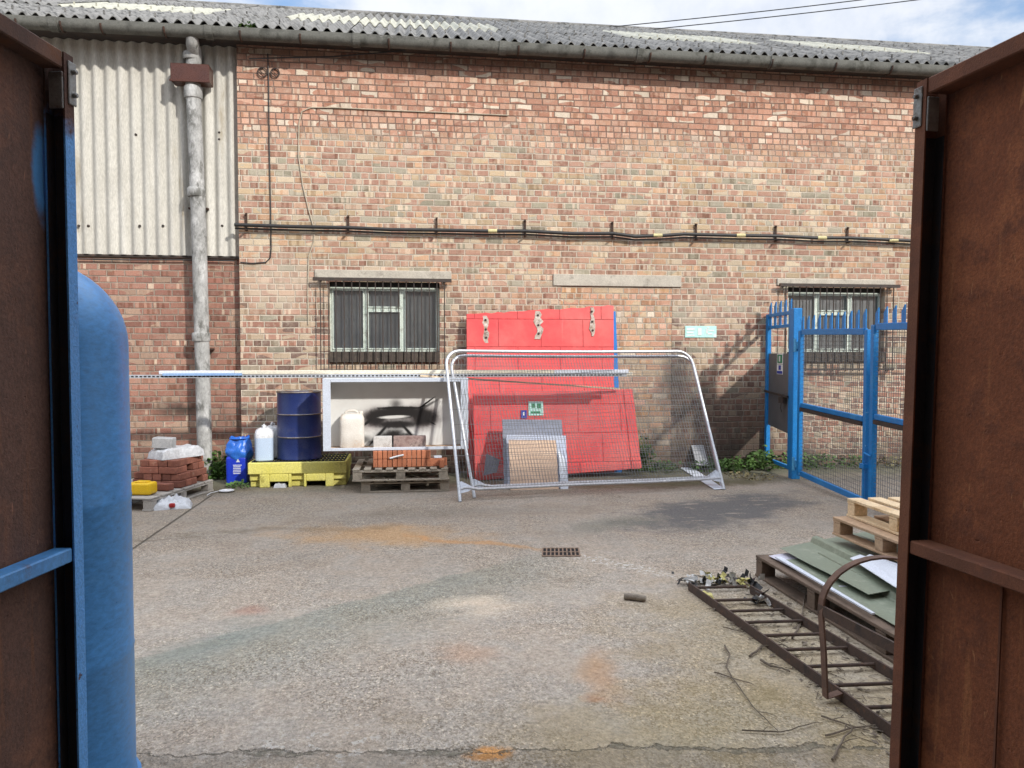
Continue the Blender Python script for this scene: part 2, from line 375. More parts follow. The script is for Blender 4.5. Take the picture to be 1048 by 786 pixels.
M_ = {}
def W(name, *a, **k): M_[name] = weathered(name, *a, **k)
W('asbestos', (.135, .132, .125), (.20, .195, .185), (.075, .074, .068), scale=2.2, rough=.92, fine=40, dirt=(.05, .05, .047), dscale=7, damt=.7, bump=.004)
W('rooflight', (.40, .39, .31), (.28, .275, .22), scale=3, rough=.6, fine=30, dirt=(.25, .25, .22), dscale=6, damt=.35)
W('cladding', (.55, .535, .485), (.46, .445, .40), (.60, .585, .535), scale=1.6, rough=.85, fine=50, dirt=(.30, .26, .19), dscale=1.4, damt=.25, stretch=(2, 1, .35))
W('gutter', (.085, .085, .076), (.14, .14, .125), (.045, .045, .04), scale=3, rough=.9, fine=60, dirt=(.06, .06, .05), dscale=4, damt=.5)
W('downpipe', (.46, .46, .45), (.30, .30, .29), (.56, .56, .55), scale=5, rough=.88, fine=55, dirt=(.13, .13, .12), dscale=7, damt=.7, stretch=(1, 1, .5))
W('hopper', (.085, .026, .012), (.065, .021, .011), scale=8, rough=.3, spec=.6, fine=90, bump=.001)
W('dark_iron', (.035, .030, .028), (.06, .042, .034), scale=9, rough=.7, fine=80, dirt=(.09, .045, .025), dscale=12, damt=.3)
W('bracket_rust', (.07, .035, .022), (.04, .025, .02), scale=20, rough=.85)
W('lintel', (.50, .46, .39), (.40, .365, .31), scale=4, rough=.93, fine=70, dirt=(.24, .215, .18), dscale=5, damt=.35, bump=.004)
W('window_paint', (.62, .68, .62), (.50, .58, .52), scale=7, rough=.55, fine=60, dirt=(.20, .21, .17), dscale=9, damt=.4)
W('sill_tile', (.05, .042, .036), (.09, .07, .055), scale=15, rough=.85, dirt=(.16, .14, .11), dscale=14, damt=.3)
W('cable_black', (.018, .018, .019), (.03, .03, .03), scale=10, rough=.5)
W('cable_tape', (.60, .54, .28), scale=20, rough=.6)
W('cable_cream', (.52, .45, .34), (.40, .35, .27), scale=12, rough=.7)
W('room_dark', (.30, .30, .305), (.22, .22, .23), scale=3, rough=.9)
W('blind', (.20, .175, .15), (.13, .115, .10), scale=10, rough=.9)
W('navy_box', (.018, .02, .07), scale=6, rough=.6)
W('rust_dark', (.125, .070, .052), (.09, .052, .041), (.165, .085, .056), scale=5, rough=.88, fine=140, dirt=(.16, .062, .026), dscale=3.5, damt=.25, bump=.004)
W('rust_red', (.20, .080, .042), (.15, .062, .036), (.26, .10, .052), scale=4, rough=.9, fine=160, dirt=(.15, .066, .042), dscale=3, damt=.4, bump=.004)
W('rust_rod', (.055, .042, .036), (.085, .056, .043), (.038, .031, .029), scale=14, rough=.85, fine=120, dirt=(.14, .07, .04), dscale=16, damt=.3)
W('hoop_rust', (.17, .10, .072), (.11, .066, .05), scale=14, rough=.85, fine=120)
W('galv', (.58, .60, .63), (.46, .48, .51), (.66, .68, .70), scale=14, rough=.42, metal=.55, spec=.5, fine=70, bump=.001)
W('galv_dull', (.50, .53, .58), (.42, .45, .50), scale=10, rough=.5, metal=.3, fine=70, bump=.001)
W('galv_wire', (.19, .195, .20), (.14, .145, .15), scale=14, rough=.55, metal=.4, bump=0.0005)
W('lilac_pole', (.66, .70, .78), (.58, .62, .70), scale=5, rough=.45, fine=60, bump=.001)
W('cream_pole', (.70, .66, .55), (.62, .58, .48), scale=5, rough=.55, fine=60, bump=.001)
W('blue_pole', (.20, .33, .58), (.26, .40, .62), scale=5, rough=.45, fine=60, bump=.001)
W('pale_timber', (.62, .50, .36), (.52, .40, .27), scale=8, rough=.8, stretch=(6, 1, 1))
W('gate_blue', (.008, .165, .45), (.010, .20, .52), scale=5, rough=.42, spec=.5, fine=60, bump=.001, dirt=(.03, .23, .50), dscale=4, damt=.4, chips=[((.10, .05, .03), 19, .70), ((.16, .36, .56), 8, .66)])
W('gate_blue_light', (.10, .40, .68), (.12, .44, .70), scale=5, rough=.45, fine=60, bump=.001)
W('gate_frame_blue', (.075, .25, .55), (.09, .29, .60), scale=4, rough=.5, fine=60, bump=.001, dirt=(.11, .055, .035), dscale=9, damt=.32)
W('grey_steel', (.115, .115, .12), (.145, .145, .15), scale=3, rough=.5, metal=.2, bump=.001)
W('tank_blue', (.050, .235, .53), (.056, .25, .56), scale=2.2, rough=.36, spec=.5, fine=25, bump=.002, dirt=(.075, .275, .57), dscale=5, damt=.3, stretch=(1, 1, 2.2), chips=[((.42, .48, .54), 7.5, .685), ((.13, .12, .15), 10, .70)])
W('drum_blue', (.010, .022, .10), (.013, .028, .125), scale=5, rough=.32, spec=.5, bump=.002, dirt=(.03, .04, .11), dscale=5, damt=.4, chips=[((.20, .12, .08), 13, .70), ((.12, .14, .2), 7, .70)])
W('drum_lid', (.28, .14, .055), (.20, .095, .04), (.36, .20, .10), scale=9, rough=.8)
W('drum_rim', (.30, .29, .28), (.16, .10, .06), scale=14, rough=.5, metal=.4)
W('spill_yellow', (.60, .55, .12), (.64, .60, .20), scale=3, rough=.5, fine=50, bump=.001, dirt=(.30, .26, .05), dscale=6, damt=.35)
W('grate_black', (.022, .022, .024), (.04, .04, .04), scale=9, rough=.7)
W('jerry_white', (.66, .68, .70), (.58, .60, .63), scale=4, rough=.42, bump=.001, fine=30)
W('jerry_liquid', (.42, .53, .68), (.46, .56, .70), scale=4, rough=.38, bump=.001)
W('jerry_cream', (.70, .67, .62), (.62, .58, .52), scale=7, rough=.5, bump=.002, dirt=(.58, .42, .30), dscale=5, damt=.3)
W('royal_blue', (.012, .035, .42), (.014, .045, .47), scale=4, rough=.38, bump=.001)
W('bag_blue', (.022, .125, .52), (.03, .16, .60), scale=5, rough=.3, spec=.5, bump=.003)
W('label_white', (.60, .62, .66), scale=5, rough=.6)
W('print_dark', (.05, .06, .10), scale=9, rough=.7)
W('bag_white', (.46, .47, .49), (.37, .38, .40), scale=8, rough=.5, bump=.004, fine=40)
W('block_grey', (.33, .335, .345), (.26, .265, .275), scale=12, rough=.95, bump=.006)
W('yellow_plastic', (.78, .48, .012), (.80, .52, .02), scale=5, rough=.4, bump=.001)
W('red_brick', (.27, .105, .068), (.21, .08, .056), (.31, .13, .085), scale=14, rough=.92, fine=120, bump=.004, obrand=.25, dirt=(.32, .2, .15), dscale=9, damt=.2)
W('orange_brick', (.44, .165, .083), (.38, .14, .075), scale=14, rough=.92, fine=120, bump=.003, obrand=.22)
W('burnt_block', (.17, .10, .09), (.30, .22, .20), (.08, .05, .05), scale=11, rough=.92, dirt=(.38, .31, .28), dscale=8, damt=.45)
W('pale_block', (.58, .56, .54), (.48, .46, .44), scale=20, rough=.92, bump=.006, dirt=(.2, .15, .13), dscale=9, damt=.35)
W('old_pallet', (.27, .235, .19), (.36, .315, .25), (.18, .155, .125), scale=6, rough=.92, fine=90, bump=.004, obrand=.15)
W('grey_pallet', (.33, .31, .285), (.41, .385, .35), (.22, .205, .19), scale=6, rough=.92, fine=90, bump=.003, obrand=.1)
W('dark_pallet', (.115, .082, .06), (.16, .115, .083), (.075, .055, .042), scale=6, rough=.92, fine=90, bump=.004)
W('new_pallet', (.62, .45, .26), (.70, .54, .34), (.54, .37, .20), scale=4, rough=.8, fine=60, bump=.002, obrand=.1)
W('mid_pallet', (.40, .26, .16), (.48, .33, .21), (.30, .19, .12), scale=4, rough=.85, fine=60, bump=.002, obrand=.1)
W('cabinet_white', (.66, .67, .68), (.60, .62, .64), scale=3, rough=.5, fine=50, bump=.001, dirt=(.42, .40, .37), dscale=4, damt=.4, chips=[((.25, .2, .17), 15, .73)])
W('cabinet_edge', (.55, .60, .68), (.50, .55, .63), scale=3, rough=.45, bump=.001)
W('cabinet_floor', (.42, .27, .17), (.52, .40, .30), scale=6, rough=.8, dirt=(.14, .07, .05), dscale=5, damt=.5)
W('green_sheet', (.185, .215, .155), (.205, .235, .175), scale=2, rough=.45, spec=.45, fine=40, bump=.001, dirt=(.30, .32, .25), dscale=3, damt=.4, chips=[((.45, .46, .42), 14, .72)])
W('white_sheet', (.66, .70, .76), (.58, .62, .70), scale=3, rough=.45, bump=.001)
W('lilac_sheet', (.50, .50, .60), (.58, .57, .64), scale=3, rough=.5, bump=.001)
W('board_grey', (.20, .225, .29), (.26, .28, .34), scale=4, rough=.7)
W('board_lilac', (.42, .47, .60), (.50, .55, .66), scale=3, rough=.6)
W('board_ply', (.62, .45, .33), (.54, .38, .27), scale=3, rough=.75, stretch=(1, 1, 5))
W('blue_board', (.012, .20, .62), scale=3, rough=.4)
W('bare_wood', (.20, .115, .07), (.50, .42, .36), (.08, .045, .03), scale=11, rough=.9, dirt=(.62, .57, .52), dscale=15, damt=.5)
W('sign_mint', (.42, .74, .68), (.50, .78, .72), scale=5, rough=.6, dirt=(.66, .78, .74), dscale=7, damt=.4)
W('sign_white', (.78, .80, .80), scale=5, rough=.6)
W('sign_green', (.02, .22, .10), scale=6, rough=.5)
W('sign_blue', (.02, .05, .38), scale=6, rough=.5)
W('hinge_zinc', (.32, .33, .32), (.22, .22, .21), scale=18, rough=.5, metal=.5, dirt=(.1, .06, .04), dscale=15, damt=.4)
W('leaf_green', (.055, .12, .022), (.085, .16, .035), (.04, .085, .02), scale=9, rough=.7, obrand=.25)
W('leaf_dry', (.22, .20, .10), (.15, .12, .06), scale=9, rough=.85)
W('twig', (.11, .085, .065), (.19, .155, .115), scale=20, rough=.9, obrand=.2)
W('tape_black', (.02, .02, .022), scale=9, rough=.5)
W('tape_white', (.62, .62, .60), scale=9, rough=.5)
W('tape_yellow', (.62, .56, .20), scale=9, rough=.5)
W('litter_red', (.45, .03, .03), scale=9, rough=.5)
W('log', (.20, .165, .13), (.30, .26, .21), scale=20, rough=.95, bump=.006)
W('drain_iron', (.16, .105, .08), (.26, .18, .13), (.07, .055, .045), scale=25, rough=.85)
W('recess_shade_black', (.022, .024, .032), (.035, .032, .034), scale=7, rough=.7, dirt=(.05, .03, .022), dscale=9, damt=.5)  # near-black that stands for shade inside the gate channels
W('hole_black', (.008, .008, .008), scale=5, rough=1)
W('stone_bits', (.42, .37, .30), (.27, .235, .19), scale=12, rough=.95)
W('render_wall', (.30, .27, .24), (.22, .2, .18), scale=2, rough=.95)

def red_panel_material():
    m, nt = newmat('red_painted_sheet'); n = N(nt); co = n.obj(); x, y, z = n.xyz(co)
    PHT, LEN = .40, .62
    zr = n.m('DIVIDE', n.add(z, .18), PHT); row = n.m('FLOOR', zr)
    xo = n.m('DIVIDE', n.add(n.add(x, 9.0), n.mul(n.m('MODULO', n.add(row, 20.0), 2.0), LEN * .45)), LEN)
    fx = n.mul(n.m('FRACT', xo), LEN); fz = n.mul(n.m('FRACT', zr), PHT)
    jag = n.mul(n.sub(n.noise(co, 20, 3), .5), .012)
    e = n.add(n.m('MINIMUM', n.m('MINIMUM', fx, n.sub(LEN, fx)), n.m('MINIMUM', fz, n.sub(PHT, fz))), jag)
    line = n.rng(e, .009, .002)
    a = n.noise(co, 2.5, 5, .6); f = n.noise(co, 90, 3, .6)
    col = n.ramp(a, [(.3, (.60, .052, .060)), (.55, (.68, .075, .075)), (.75, (.62, .10, .09))])
    streak = n.noise(n.vm('MULTIPLY', co, (7, 1, .5)), 2, 5, .65)
    col = n.mix(n.rng(streak, .6, .8, 0, .45), col, (.72, .30, .28))
    col = n.mix(n.rng(n.noise(co, 7, 6, .7), .66, .76, 0, .7), col, (.30, .05, .045))
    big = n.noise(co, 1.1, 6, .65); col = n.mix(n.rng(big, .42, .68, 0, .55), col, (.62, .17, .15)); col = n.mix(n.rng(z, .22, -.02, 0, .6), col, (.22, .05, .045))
    col = n.mix(n.rng(n.noise(co, 30, 5, .75), .69, .72, 0, .8), col, (.55, .42, .38))
    col = n.mix(n.mul(line, .6), col, (.28, .025, .03))
    h = n.add(n.mul(line, -1.0), n.add(n.mul(f, .25), n.mul(n.noise(co, 9, 3), .5)))
    n.bsdf(col, .55, n.bump(h, .006, .8), 0, .4)
    return m
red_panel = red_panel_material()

def graffiti_back():
    """white back of the cupboard carrying a sprayed black face"""
    m, nt = newmat('sprayed_back_panel'); n = N(nt); co = n.obj()
    w1 = n.noise(co, 5, 5, .65); w2 = n.noise(co, 18, 4, .6)
    base = n.mix(n.rng(w1, .45, .7, 0, .3), (.66, .66, .645), (.56, .55, .53))
    ctr = P(409, 423, 10.2); cab = Vector((-.17, 9.8, .5))
    def at(px, py): p = P(px, py, 10.2) - cab; return (p.x, 0, p.z)
    def spray(px, py, rx, rz, amt, soft=.9, wa=.5, ry=0, col=(.012, .010, .010), wob=None):
        nonlocal base
        b = n.blob(co, at(px, py), (rx, 9, rz), (0, ry, 0), wob=wob or w1, amt=wa, soft=soft)
        base = n.mix(n.mul(b, amt), base, col)
    spray(384, 428, .24, .17, .75, col=(.07, .02, .02)); spray(434, 426, .25, .17, .8, col=(.07, .02, .02)); spray(409, 428, .46, .16, .6, col=(.05, .035, .035))
    spray(408, 421, .40, .075, 1.0, .6, .35); spray(409, 433, .36, .055, 1.0, .7, .35)
    spray(384, 427, .14, .12, 1.0, .8); spray(434, 426, .16, .12, 1.0, .8)
    spray(405, 413, .09, .08, .8, .9); spray(438, 414, .16, .02, .8, .7, .3, R(-30)); spray(377, 431, .10, .02, .8, .7, .3, R(-35))
    spray(388, 444, .20, .03, .9, .7, .3, R(-48)); spray(418, 441, .18, .028, .85, .7, .3, R(48))
    spray(402, 446, .22, .13, .95, .8, .4); spray(374, 449, .10, .06, .8, .9)
    for (px_, py_, rx_, rz_) in ((409, 422, .34, .085), (385, 427, .15, .10), (434, 426, .17, .10), (404, 434, .24, .05), (403, 446, .15, .10), (392, 449, .16, .06), (416, 447, .14, .06)):
        spray(px_, py_, rx_, rz_, .96, .55, .45, 0, (.010, .008, .008), w2)
    for (px_, py_, rx_, rz_, an_) in ((409, 417, .30, .022, 0), (436, 412, .15, .012, -36), (430, 416, .10, .010, -15), (376, 432, .09, .014, -38), (440, 431, .09, .010, 28), (388, 444, .21, .016, -48), (418, 441, .19, .016, 50), (404, 450, .20, .02, 0)):
        spray(px_, py_, rx_, rz_, 1.0, .3, .35, R(an_), (.006, .006, .006), w2)
    b = n.blob(co, at(403, 426), (.19, 9, .022), (0, R(-2), 0), wob=w2, amt=.2, soft=.4)
    base = n.mix(n.mul(b, .95), base, (.62, .61, .59))
    n.bsdf(base, .55, n.bump(w2, .001), 0, .4)
    return m

def painted_rust(name, zc, blue=(.035, .145, .36), rust=(.075, .04, .03)):
    """gate frame: rusty, over-painted blue below a ragged height"""
    m, nt = newmat(name); n = N(nt); co = n.obj(); x, y, z = n.xyz(co)
    a = n.noise(co, 6, 5, .65); f = n.noise(co, 120, 3, .6); b2 = n.noise(co, 22, 5, .7)
    rc = n.ramp(a, [(.3, rust), (.6, tuple(v * 1.5 for v in rust)), (.8, tuple(v * .6 for v in rust))])
    bc = n.ramp(n.noise(co, 3, 4), [(.3, blue), (.7, tuple(v * 1.25 for v in blue))])
    k = n.mul(n.rng(n.add(z, n.mul(n.sub(a, .5), .3)), zc + .04, zc - .04), n.rng(b2, .70, .62))
    col = n.mix(k, rc, bc)
    col = n.mix(1.0, col, n.ramp(f, [(.25, (.75,) * 3), (.75, (1.2,) * 3)]), 'MULTIPLY')
    n.bsdf(col, n.mix(k, (.9,) * 3, (.5,) * 3), n.bump(n.add(a, f), .003), 0, .4)
    return m

def rust_sheet(name, a, b, c, deep, run, patch=None):
    m, nt = newmat(name); n = N(nt); co = n.obj(); x, y, z = n.xyz(co)
    big = n.noise(co, 1.7, 7, .68); mid = n.noise(co, 7, 6, .7); fine = n.noise(co, 90, 4, .75); pit = n.noise(co, 38, 3, .6)
    col = n.ramp(big, [(.30, a), (.48, b), (.60, c), (.74, b)])
    col = n.mix(n.rng(mid, .54, .64, 0, .75), col, deep)
    rn = n.noise(n.vm('MULTIPLY', co, (9, 9, .55)), 2.2, 6, .7)
    col = n.mix(n.rng(rn, .56, .72, 0, .7), col, run)
    col = n.mix(n.rng(n.noise(n.vm('ADD', co, (4, 4, 4)), 5, 8, .75), .665, .72, 0, .5), col, tuple(v * .55 for v in a))     # flaked patches
    scr = n.noise(n.vm('MULTIPLY', n.vm('ADD', co, n.vm('MULTIPLY', n.noise(co, 1.2, 2, out=1), (.5, .5, .5))), (60, 60, 2.5)), 1.0, 2, .5)
    col = n.mix(n.rng(scr, .70, .74, 0, .45), col, tuple(min(v * 2.2, .5) for v in c))
    col = n.mix(1.0, col, n.ramp(fine, [(.25, (.62,) * 3), (.5, (1.0,) * 3), (.8, (1.5,) * 3)]), 'MULTIPLY')
    if patch:
        pc, p0, pr = patch
        bl = n.blob(co, p0, pr, wob=mid, amt=.45, soft=.35); col = n.mix(bl, col, pc)
    h = n.add(n.mul(fine, .5), n.add(n.mul(n.rng(pit, .64, .78), -.45), n.mul(mid, 1.6)))
    n.bsdf(col, n.rng(fine, .2, .8, .7, .98, False), n.bump(h, .006, 1.0), 0, .3)
    return m
def glass_material():
    m, nt = newmat('window_glass'); n = N(nt); co = n.obj()
    tr = n.nd('ShaderNodeBsdfTransparent', {0: (.62, .68, .66, 1)})
    df = n.nd('ShaderNodeBsdfDiffuse', {0: n.mix(n.noise(co, 3, 5), (.30, .33, .32), (.46, .49, .47))})
    gl = n.nd('ShaderNodeBsdfGlossy', {0: (.8, .85, .9, 1), 1: .34, 'Normal': n.bump(n.noise(co, 2.5, 2), .01)})
    dirt = n.rng(n.noise(co, 4, 6, .7), .38, .75, .05, .16)
    a = n.nd('ShaderNodeMixShader', {0: dirt, 1: tr, 2: df})
    lw = n.nd('ShaderNodeFresnel', {0: 1.45})
    b = n.nd('ShaderNodeMixShader', {0: n.add(lw, .26), 1: a, 2: gl})
    o = nt.nodes.new('ShaderNodeOutputMaterial'); nt.links.new(b, o.inputs[0])
    return m
M_['glass'] = glass_material()

def poly_bag(name, tint):
    m, nt = newmat(name); n = N(nt); co = n.obj()
    v = n.noise(co, 14, 4, .6)
    col = n.mix(n.rng(n.noise(co, 22, 3, .5, dist=1.5), .60, .68, 0, .6), tint, (.25, .30, .16))
    col = n.mix(n.rng(n.noise(co, 30, 2, .5), .68, .72, 0, .7), col, (.35, .14, .08))
    n.bsdf(col, .3, n.bump(v, .02), 0, .5)
    return m
M_['litter_bag'] = poly_bag('litter_bag', (.55, .57, .60))

# ------------------------------------------------------------------ ground
gm = MB(); gm.add([(-60, -40, 0), (60, -40, 0), (60, 80, 0), (-60, 80, 0)], [(0, 1, 2, 3)])
tag(gm.build('yard_ground', ground_material()), kind='structure')
gs = MB()
rnd = random.Random(3)
def stone(mb, p, r):
    vs = [Vector((rnd.uniform(-1, 1), rnd.uniform(-1, 1), rnd.uniform(-.5, .8))).normalized() * r * rnd.uniform(.6, 1.1) for _ in range(6)]
    base = [(1, 0, 0), (0, 1, 0), (-1, 0, 0), (0, -1, 0), (0, 0, .7), (0, 0, -.5)]
    vs = [Vector(p) + Vector(b) * r * rnd.uniform(.6, 1.2) for b in base]
    mb.add(vs, [(0, 1, 4), (1, 2, 4), (2, 3, 4), (3, 0, 4), (1, 0, 5), (2, 1, 5), (3, 2, 5), (0, 3, 5)])
for _ in range(900):
    x = rnd.uniform(-2.2, 4); y = rnd.uniform(2.7, 10.6)
    stone(gs, (x, y, .001), rnd.uniform(.002, .006))
for _ in range(420):                                     # broken edge of the front joint
    x = rnd.uniform(-1.6, 2.4); y = 3.30 - .115 * x + rnd.gauss(0, .06)
    stone(gs, (x, y, .001), rnd.uniform(.0015, .006))
for _ in range(350):
    x = rnd.uniform(2.0, 2.7); y = rnd.uniform(2.6, 5.4)
    stone(gs, (x, y, .001), rnd.uniform(.002, .007))
tag(gs.build('loose_grit', M_['stone_bits']), kind='stuff')

# ------------------------------------------------------------------ warehouse
wh = thing('brick_warehouse', 'long weathered brick warehouse with corrugated roof across the far side of the yard', 'building', (0, WY, 0))
XR, XL, XJ = 18.0, -12.0, P(244, 200).x
WT, EZ = .33, 5.98
winL = (P(337, 330).x, P(450, 330).x); winR = (P(806, 330).x, P(905, 330).x)
ZS, ZT = P(393, 371).z, P(393, 288.5).z                   # bottom of sill tiles, underside of lintels
ZG = P(393, 360).z
infx = (P(574, 310).x, P(688, 310).x); infz = P(630, 294).z
w = MB()
xs = [XJ, winL[0], winL[1], infx[0], infx[1], winR[0], winR[1], XR]
def wall_piece(x0, x1, z0, z1): w.box(x0, x1, WY, WY + WT, z0, z1)
wall_piece(xs[0], xs[1], -.3, EZ); wall_piece(xs[1], xs[2], -.3, ZS); wall_piece(xs[1], xs[2], ZT, EZ)
wall_piece(xs[2], xs[3], -.3, EZ); wall_piece(xs[3], xs[4], infz, EZ); wall_piece(xs[4], xs[5], -.3, EZ)
wall_piece(xs[5], xs[6], -.3, ZS); wall_piece(xs[5], xs[6], ZT, EZ); wall_piece(xs[6], xs[7], -.3, EZ)
w.build('wall', brick_right, wh)
w = MB(); w.box(infx[0] + .002, infx[1] - .002, WY + .006, WY + WT, -.3, infz - .002); w.build('infill_wall', brick_infill, wh)
w = MB(); w.box(XL, XJ - .012, WY + .13, WY + WT, -.3, EZ - .1); w.build('side_wall', brick_left, wh)
# corrugated cladding
cz0 = P(150, 260).z
def corr(x, pitch, amp): return amp * math.sin(2 * math.pi * x / pitch)
c = MB(); nx = int((XJ - .03 - XL) / .0183)
c.grid(lambda u, v: (XL + (XJ - .03 - XL) * u, WY + .105 + corr(XL + (XJ - .03 - XL) * u, .16, .028), cz0 + (EZ - .003 - cz0) * v), nx, 1)
c.build('cladding', M_['cladding'], wh, smooth=True, thick=.007)
for px, py in ((78, 230), (88, 230), (141, 230), (165, 230), (226, 230), (137, 136), (223, 134), (223, 141)):
    p = P(px, py); b = MB(); b.M = Matrix.Translation((p.x, WY + .075, p.z)) @ Matrix.Rotation(R(90), 4, 'X'); b.lathe([(.016, -.02), (.016, .006), (.006, .014)], n=8); b.build('cladding_bolt', M_['dark_iron'], wh)
c = MB(); c.box(XL, XJ - .02, WY + .10, WY + .128, cz0 - .03, cz0); c.build('flashing', M_['dark_iron'], wh)
# gutter
GY, GZ, GR = 10.86, 6.02, .088
g = MB()
prof = [(math.cos(t), math.sin(t)) for t in [math.pi + math.pi * k / 10 for k in range(11)]]
prof2 = [(a * GR, b * GR - .0) for a, b in prof]; prof2 = [(-GR, .05)] + prof2 + [(GR, .05)]
prof2 += [(a * .87, b * .87 if b < 0 else b) for a, b in reversed(prof2)]
def extrude_x(mb, prof, x0, x1, cy, cz, s=1.0):
    k = len(prof); vs = [(x0, cy + a * s, cz + b * s) for a, b in prof] + [(x1, cy + a * s, cz + b * s) for a, b in prof]
    mb.add(vs, [tuple(range(k)), tuple(range(2 * k - 1, k - 1, -1))] + [(i, i + k, (i + 1) % k + k, (i + 1) % k) for i in range(k)])
extrude_x(g, prof2, XL, XR, GY, GZ)
gut = g.build('gutter', M_['gutter'], wh, smooth=True)
for px in (57, 215, 365, 514, 654, 790):
    x = P(px, 50, GY).x; g = MB(); extrude_x(g, prof2, x - .05, x + .05, GY, GZ - .004, 1.14); g.build('gutter_collar', M_['gutter'], gut)
for px in (20, 65, 106, 170, 247, 308, 398, 461, 530, 597, 664, 720, 788, 853, 910):
    x = P(px, 50, GY).x; g = MB()
    g.tube([(x, GY + GR * 1.1 * math.cos(t), GZ + GR * 1.1 * math.sin(t)) for t in [math.pi * 1.0 + math.pi * k / 8 for k in range(9)]], .014, 6)
    g.bar((x, GY + GR, GZ), (x, WY + .01, GZ + .05), .03, .012)
    g.build('gutter_bracket', M_['bracket_rust'], gut)
g = MB(); g.box(XL, XR, GY + .13, WY + .3, EZ + .002, EZ + .06); g.build('eaves_board', M_['dark_iron'], wh)
# roof: rows of corrugated sheets, each a little out of line
SL, RY0, RZ0 = .47, 10.80, 6.10
SW = .16 * 7
rows = [(0, 2.05), (1.9, 3.95), (3.8, 5.75)]
lights = {}
def rlx(px, py):
    d = ray(px, py); t = (RZ0 - SL * RY0 - EYE) / (d.z - SL * d.y); return d.x * t
rl = [(rlx(5, 14), rlx(175, 17)), (rlx(280, 20), rlx(455, 34)), (rlx(700, 47), rlx(785, 52)), (rlx(870, 55), rlx(985, 62))]
rr_ = random.Random(11); roof = MB(); sky = []
nsh = int((XR - XL) / SW)
for k, (a, b) in enumerate(rows):
    for i in range(nsh):
        x0 = XL + i * SW; cx_ = x0 + SW / 2
        dz = rr_.uniform(-.006, .006) + .004 * (i % 2); dy = rr_.uniform(-.03, .03)
        mb = roof
        if k == 1 and any(l - .35 < cx_ < r + .35 for l, r in rl): mb = MB(); sky.append(mb)
        def fn(u, v):
            x = x0 + (SW + .03) * u; t = a + (b - a) * v + (dy if v < .5 else 0)
            zz = RZ0 + SL * t + .036 * math.sin(2 * math.pi * x / .16) + dz + (.022 if k and v < .5 else .008 if k else 0)
            return (x, RY0 + t, zz)
        mb.grid(fn, 56, 1)
        o = len(mb.v)                                      # visible thickness at the lower edge
        e = [fn(j / 56, 0) for j in range(57)]
        mb.add(e + [(x, y, z - .012) for x, y, z in e], [(j, j + 1, j + 58, j + 57) for j in range(56)])
        for q in (1, 3, 5):                                # fixing bolts
            xx = x0 + .16 * (q + .25); yy, zz = RY0 + a + .12, RZ0 + SL * (a + .12) + .036 + .03
            mb.box(xx - .01, xx + .01, yy - .01, yy + .01, zz - .02, zz + .028)
rf = roof.build('roof', M_['asbestos'], wh, smooth=True)
for mb in sky: mb.build('rooflight', M_['rooflight'], rf, smooth=True)
r = MB(); yr, zr_ = RY0 + 5.75, RZ0 + SL * 5.75
r.tube([(XL, yr, zr_ + .0), (XR, yr, zr_ + .0)], .07, 10); r.build('ridge_cap', M_['asbestos'], rf, smooth=True)
r = MB(); r.slab([(XL, RY0 + .35, EZ + .06), (XL, yr, zr_ - .1), (XL, yr + 6, EZ)], (XR - XL, 0, 0)); r.build('roof_void', M_['dark_iron'], wh)
# lintels
for (x0, y0, x1, y1) in ((322, 276.5, 462, 288), (566, 281, 697, 294), (795, 285.5, 915, 293.5)):
    a = P(x0, (y0 + y1) / 2); b = P(x1, (y0 + y1) / 2); zt = P((x0 + x1) / 2, y0 + .3).z; zb = P((x0 + x1) / 2, y1 - .5).z
    l = MB(); l.box(a.x, b.x, WY - .022, WY + .2, zb + .004, zt); l.build('lintel', M_['lintel'], wh, bevel=.006)
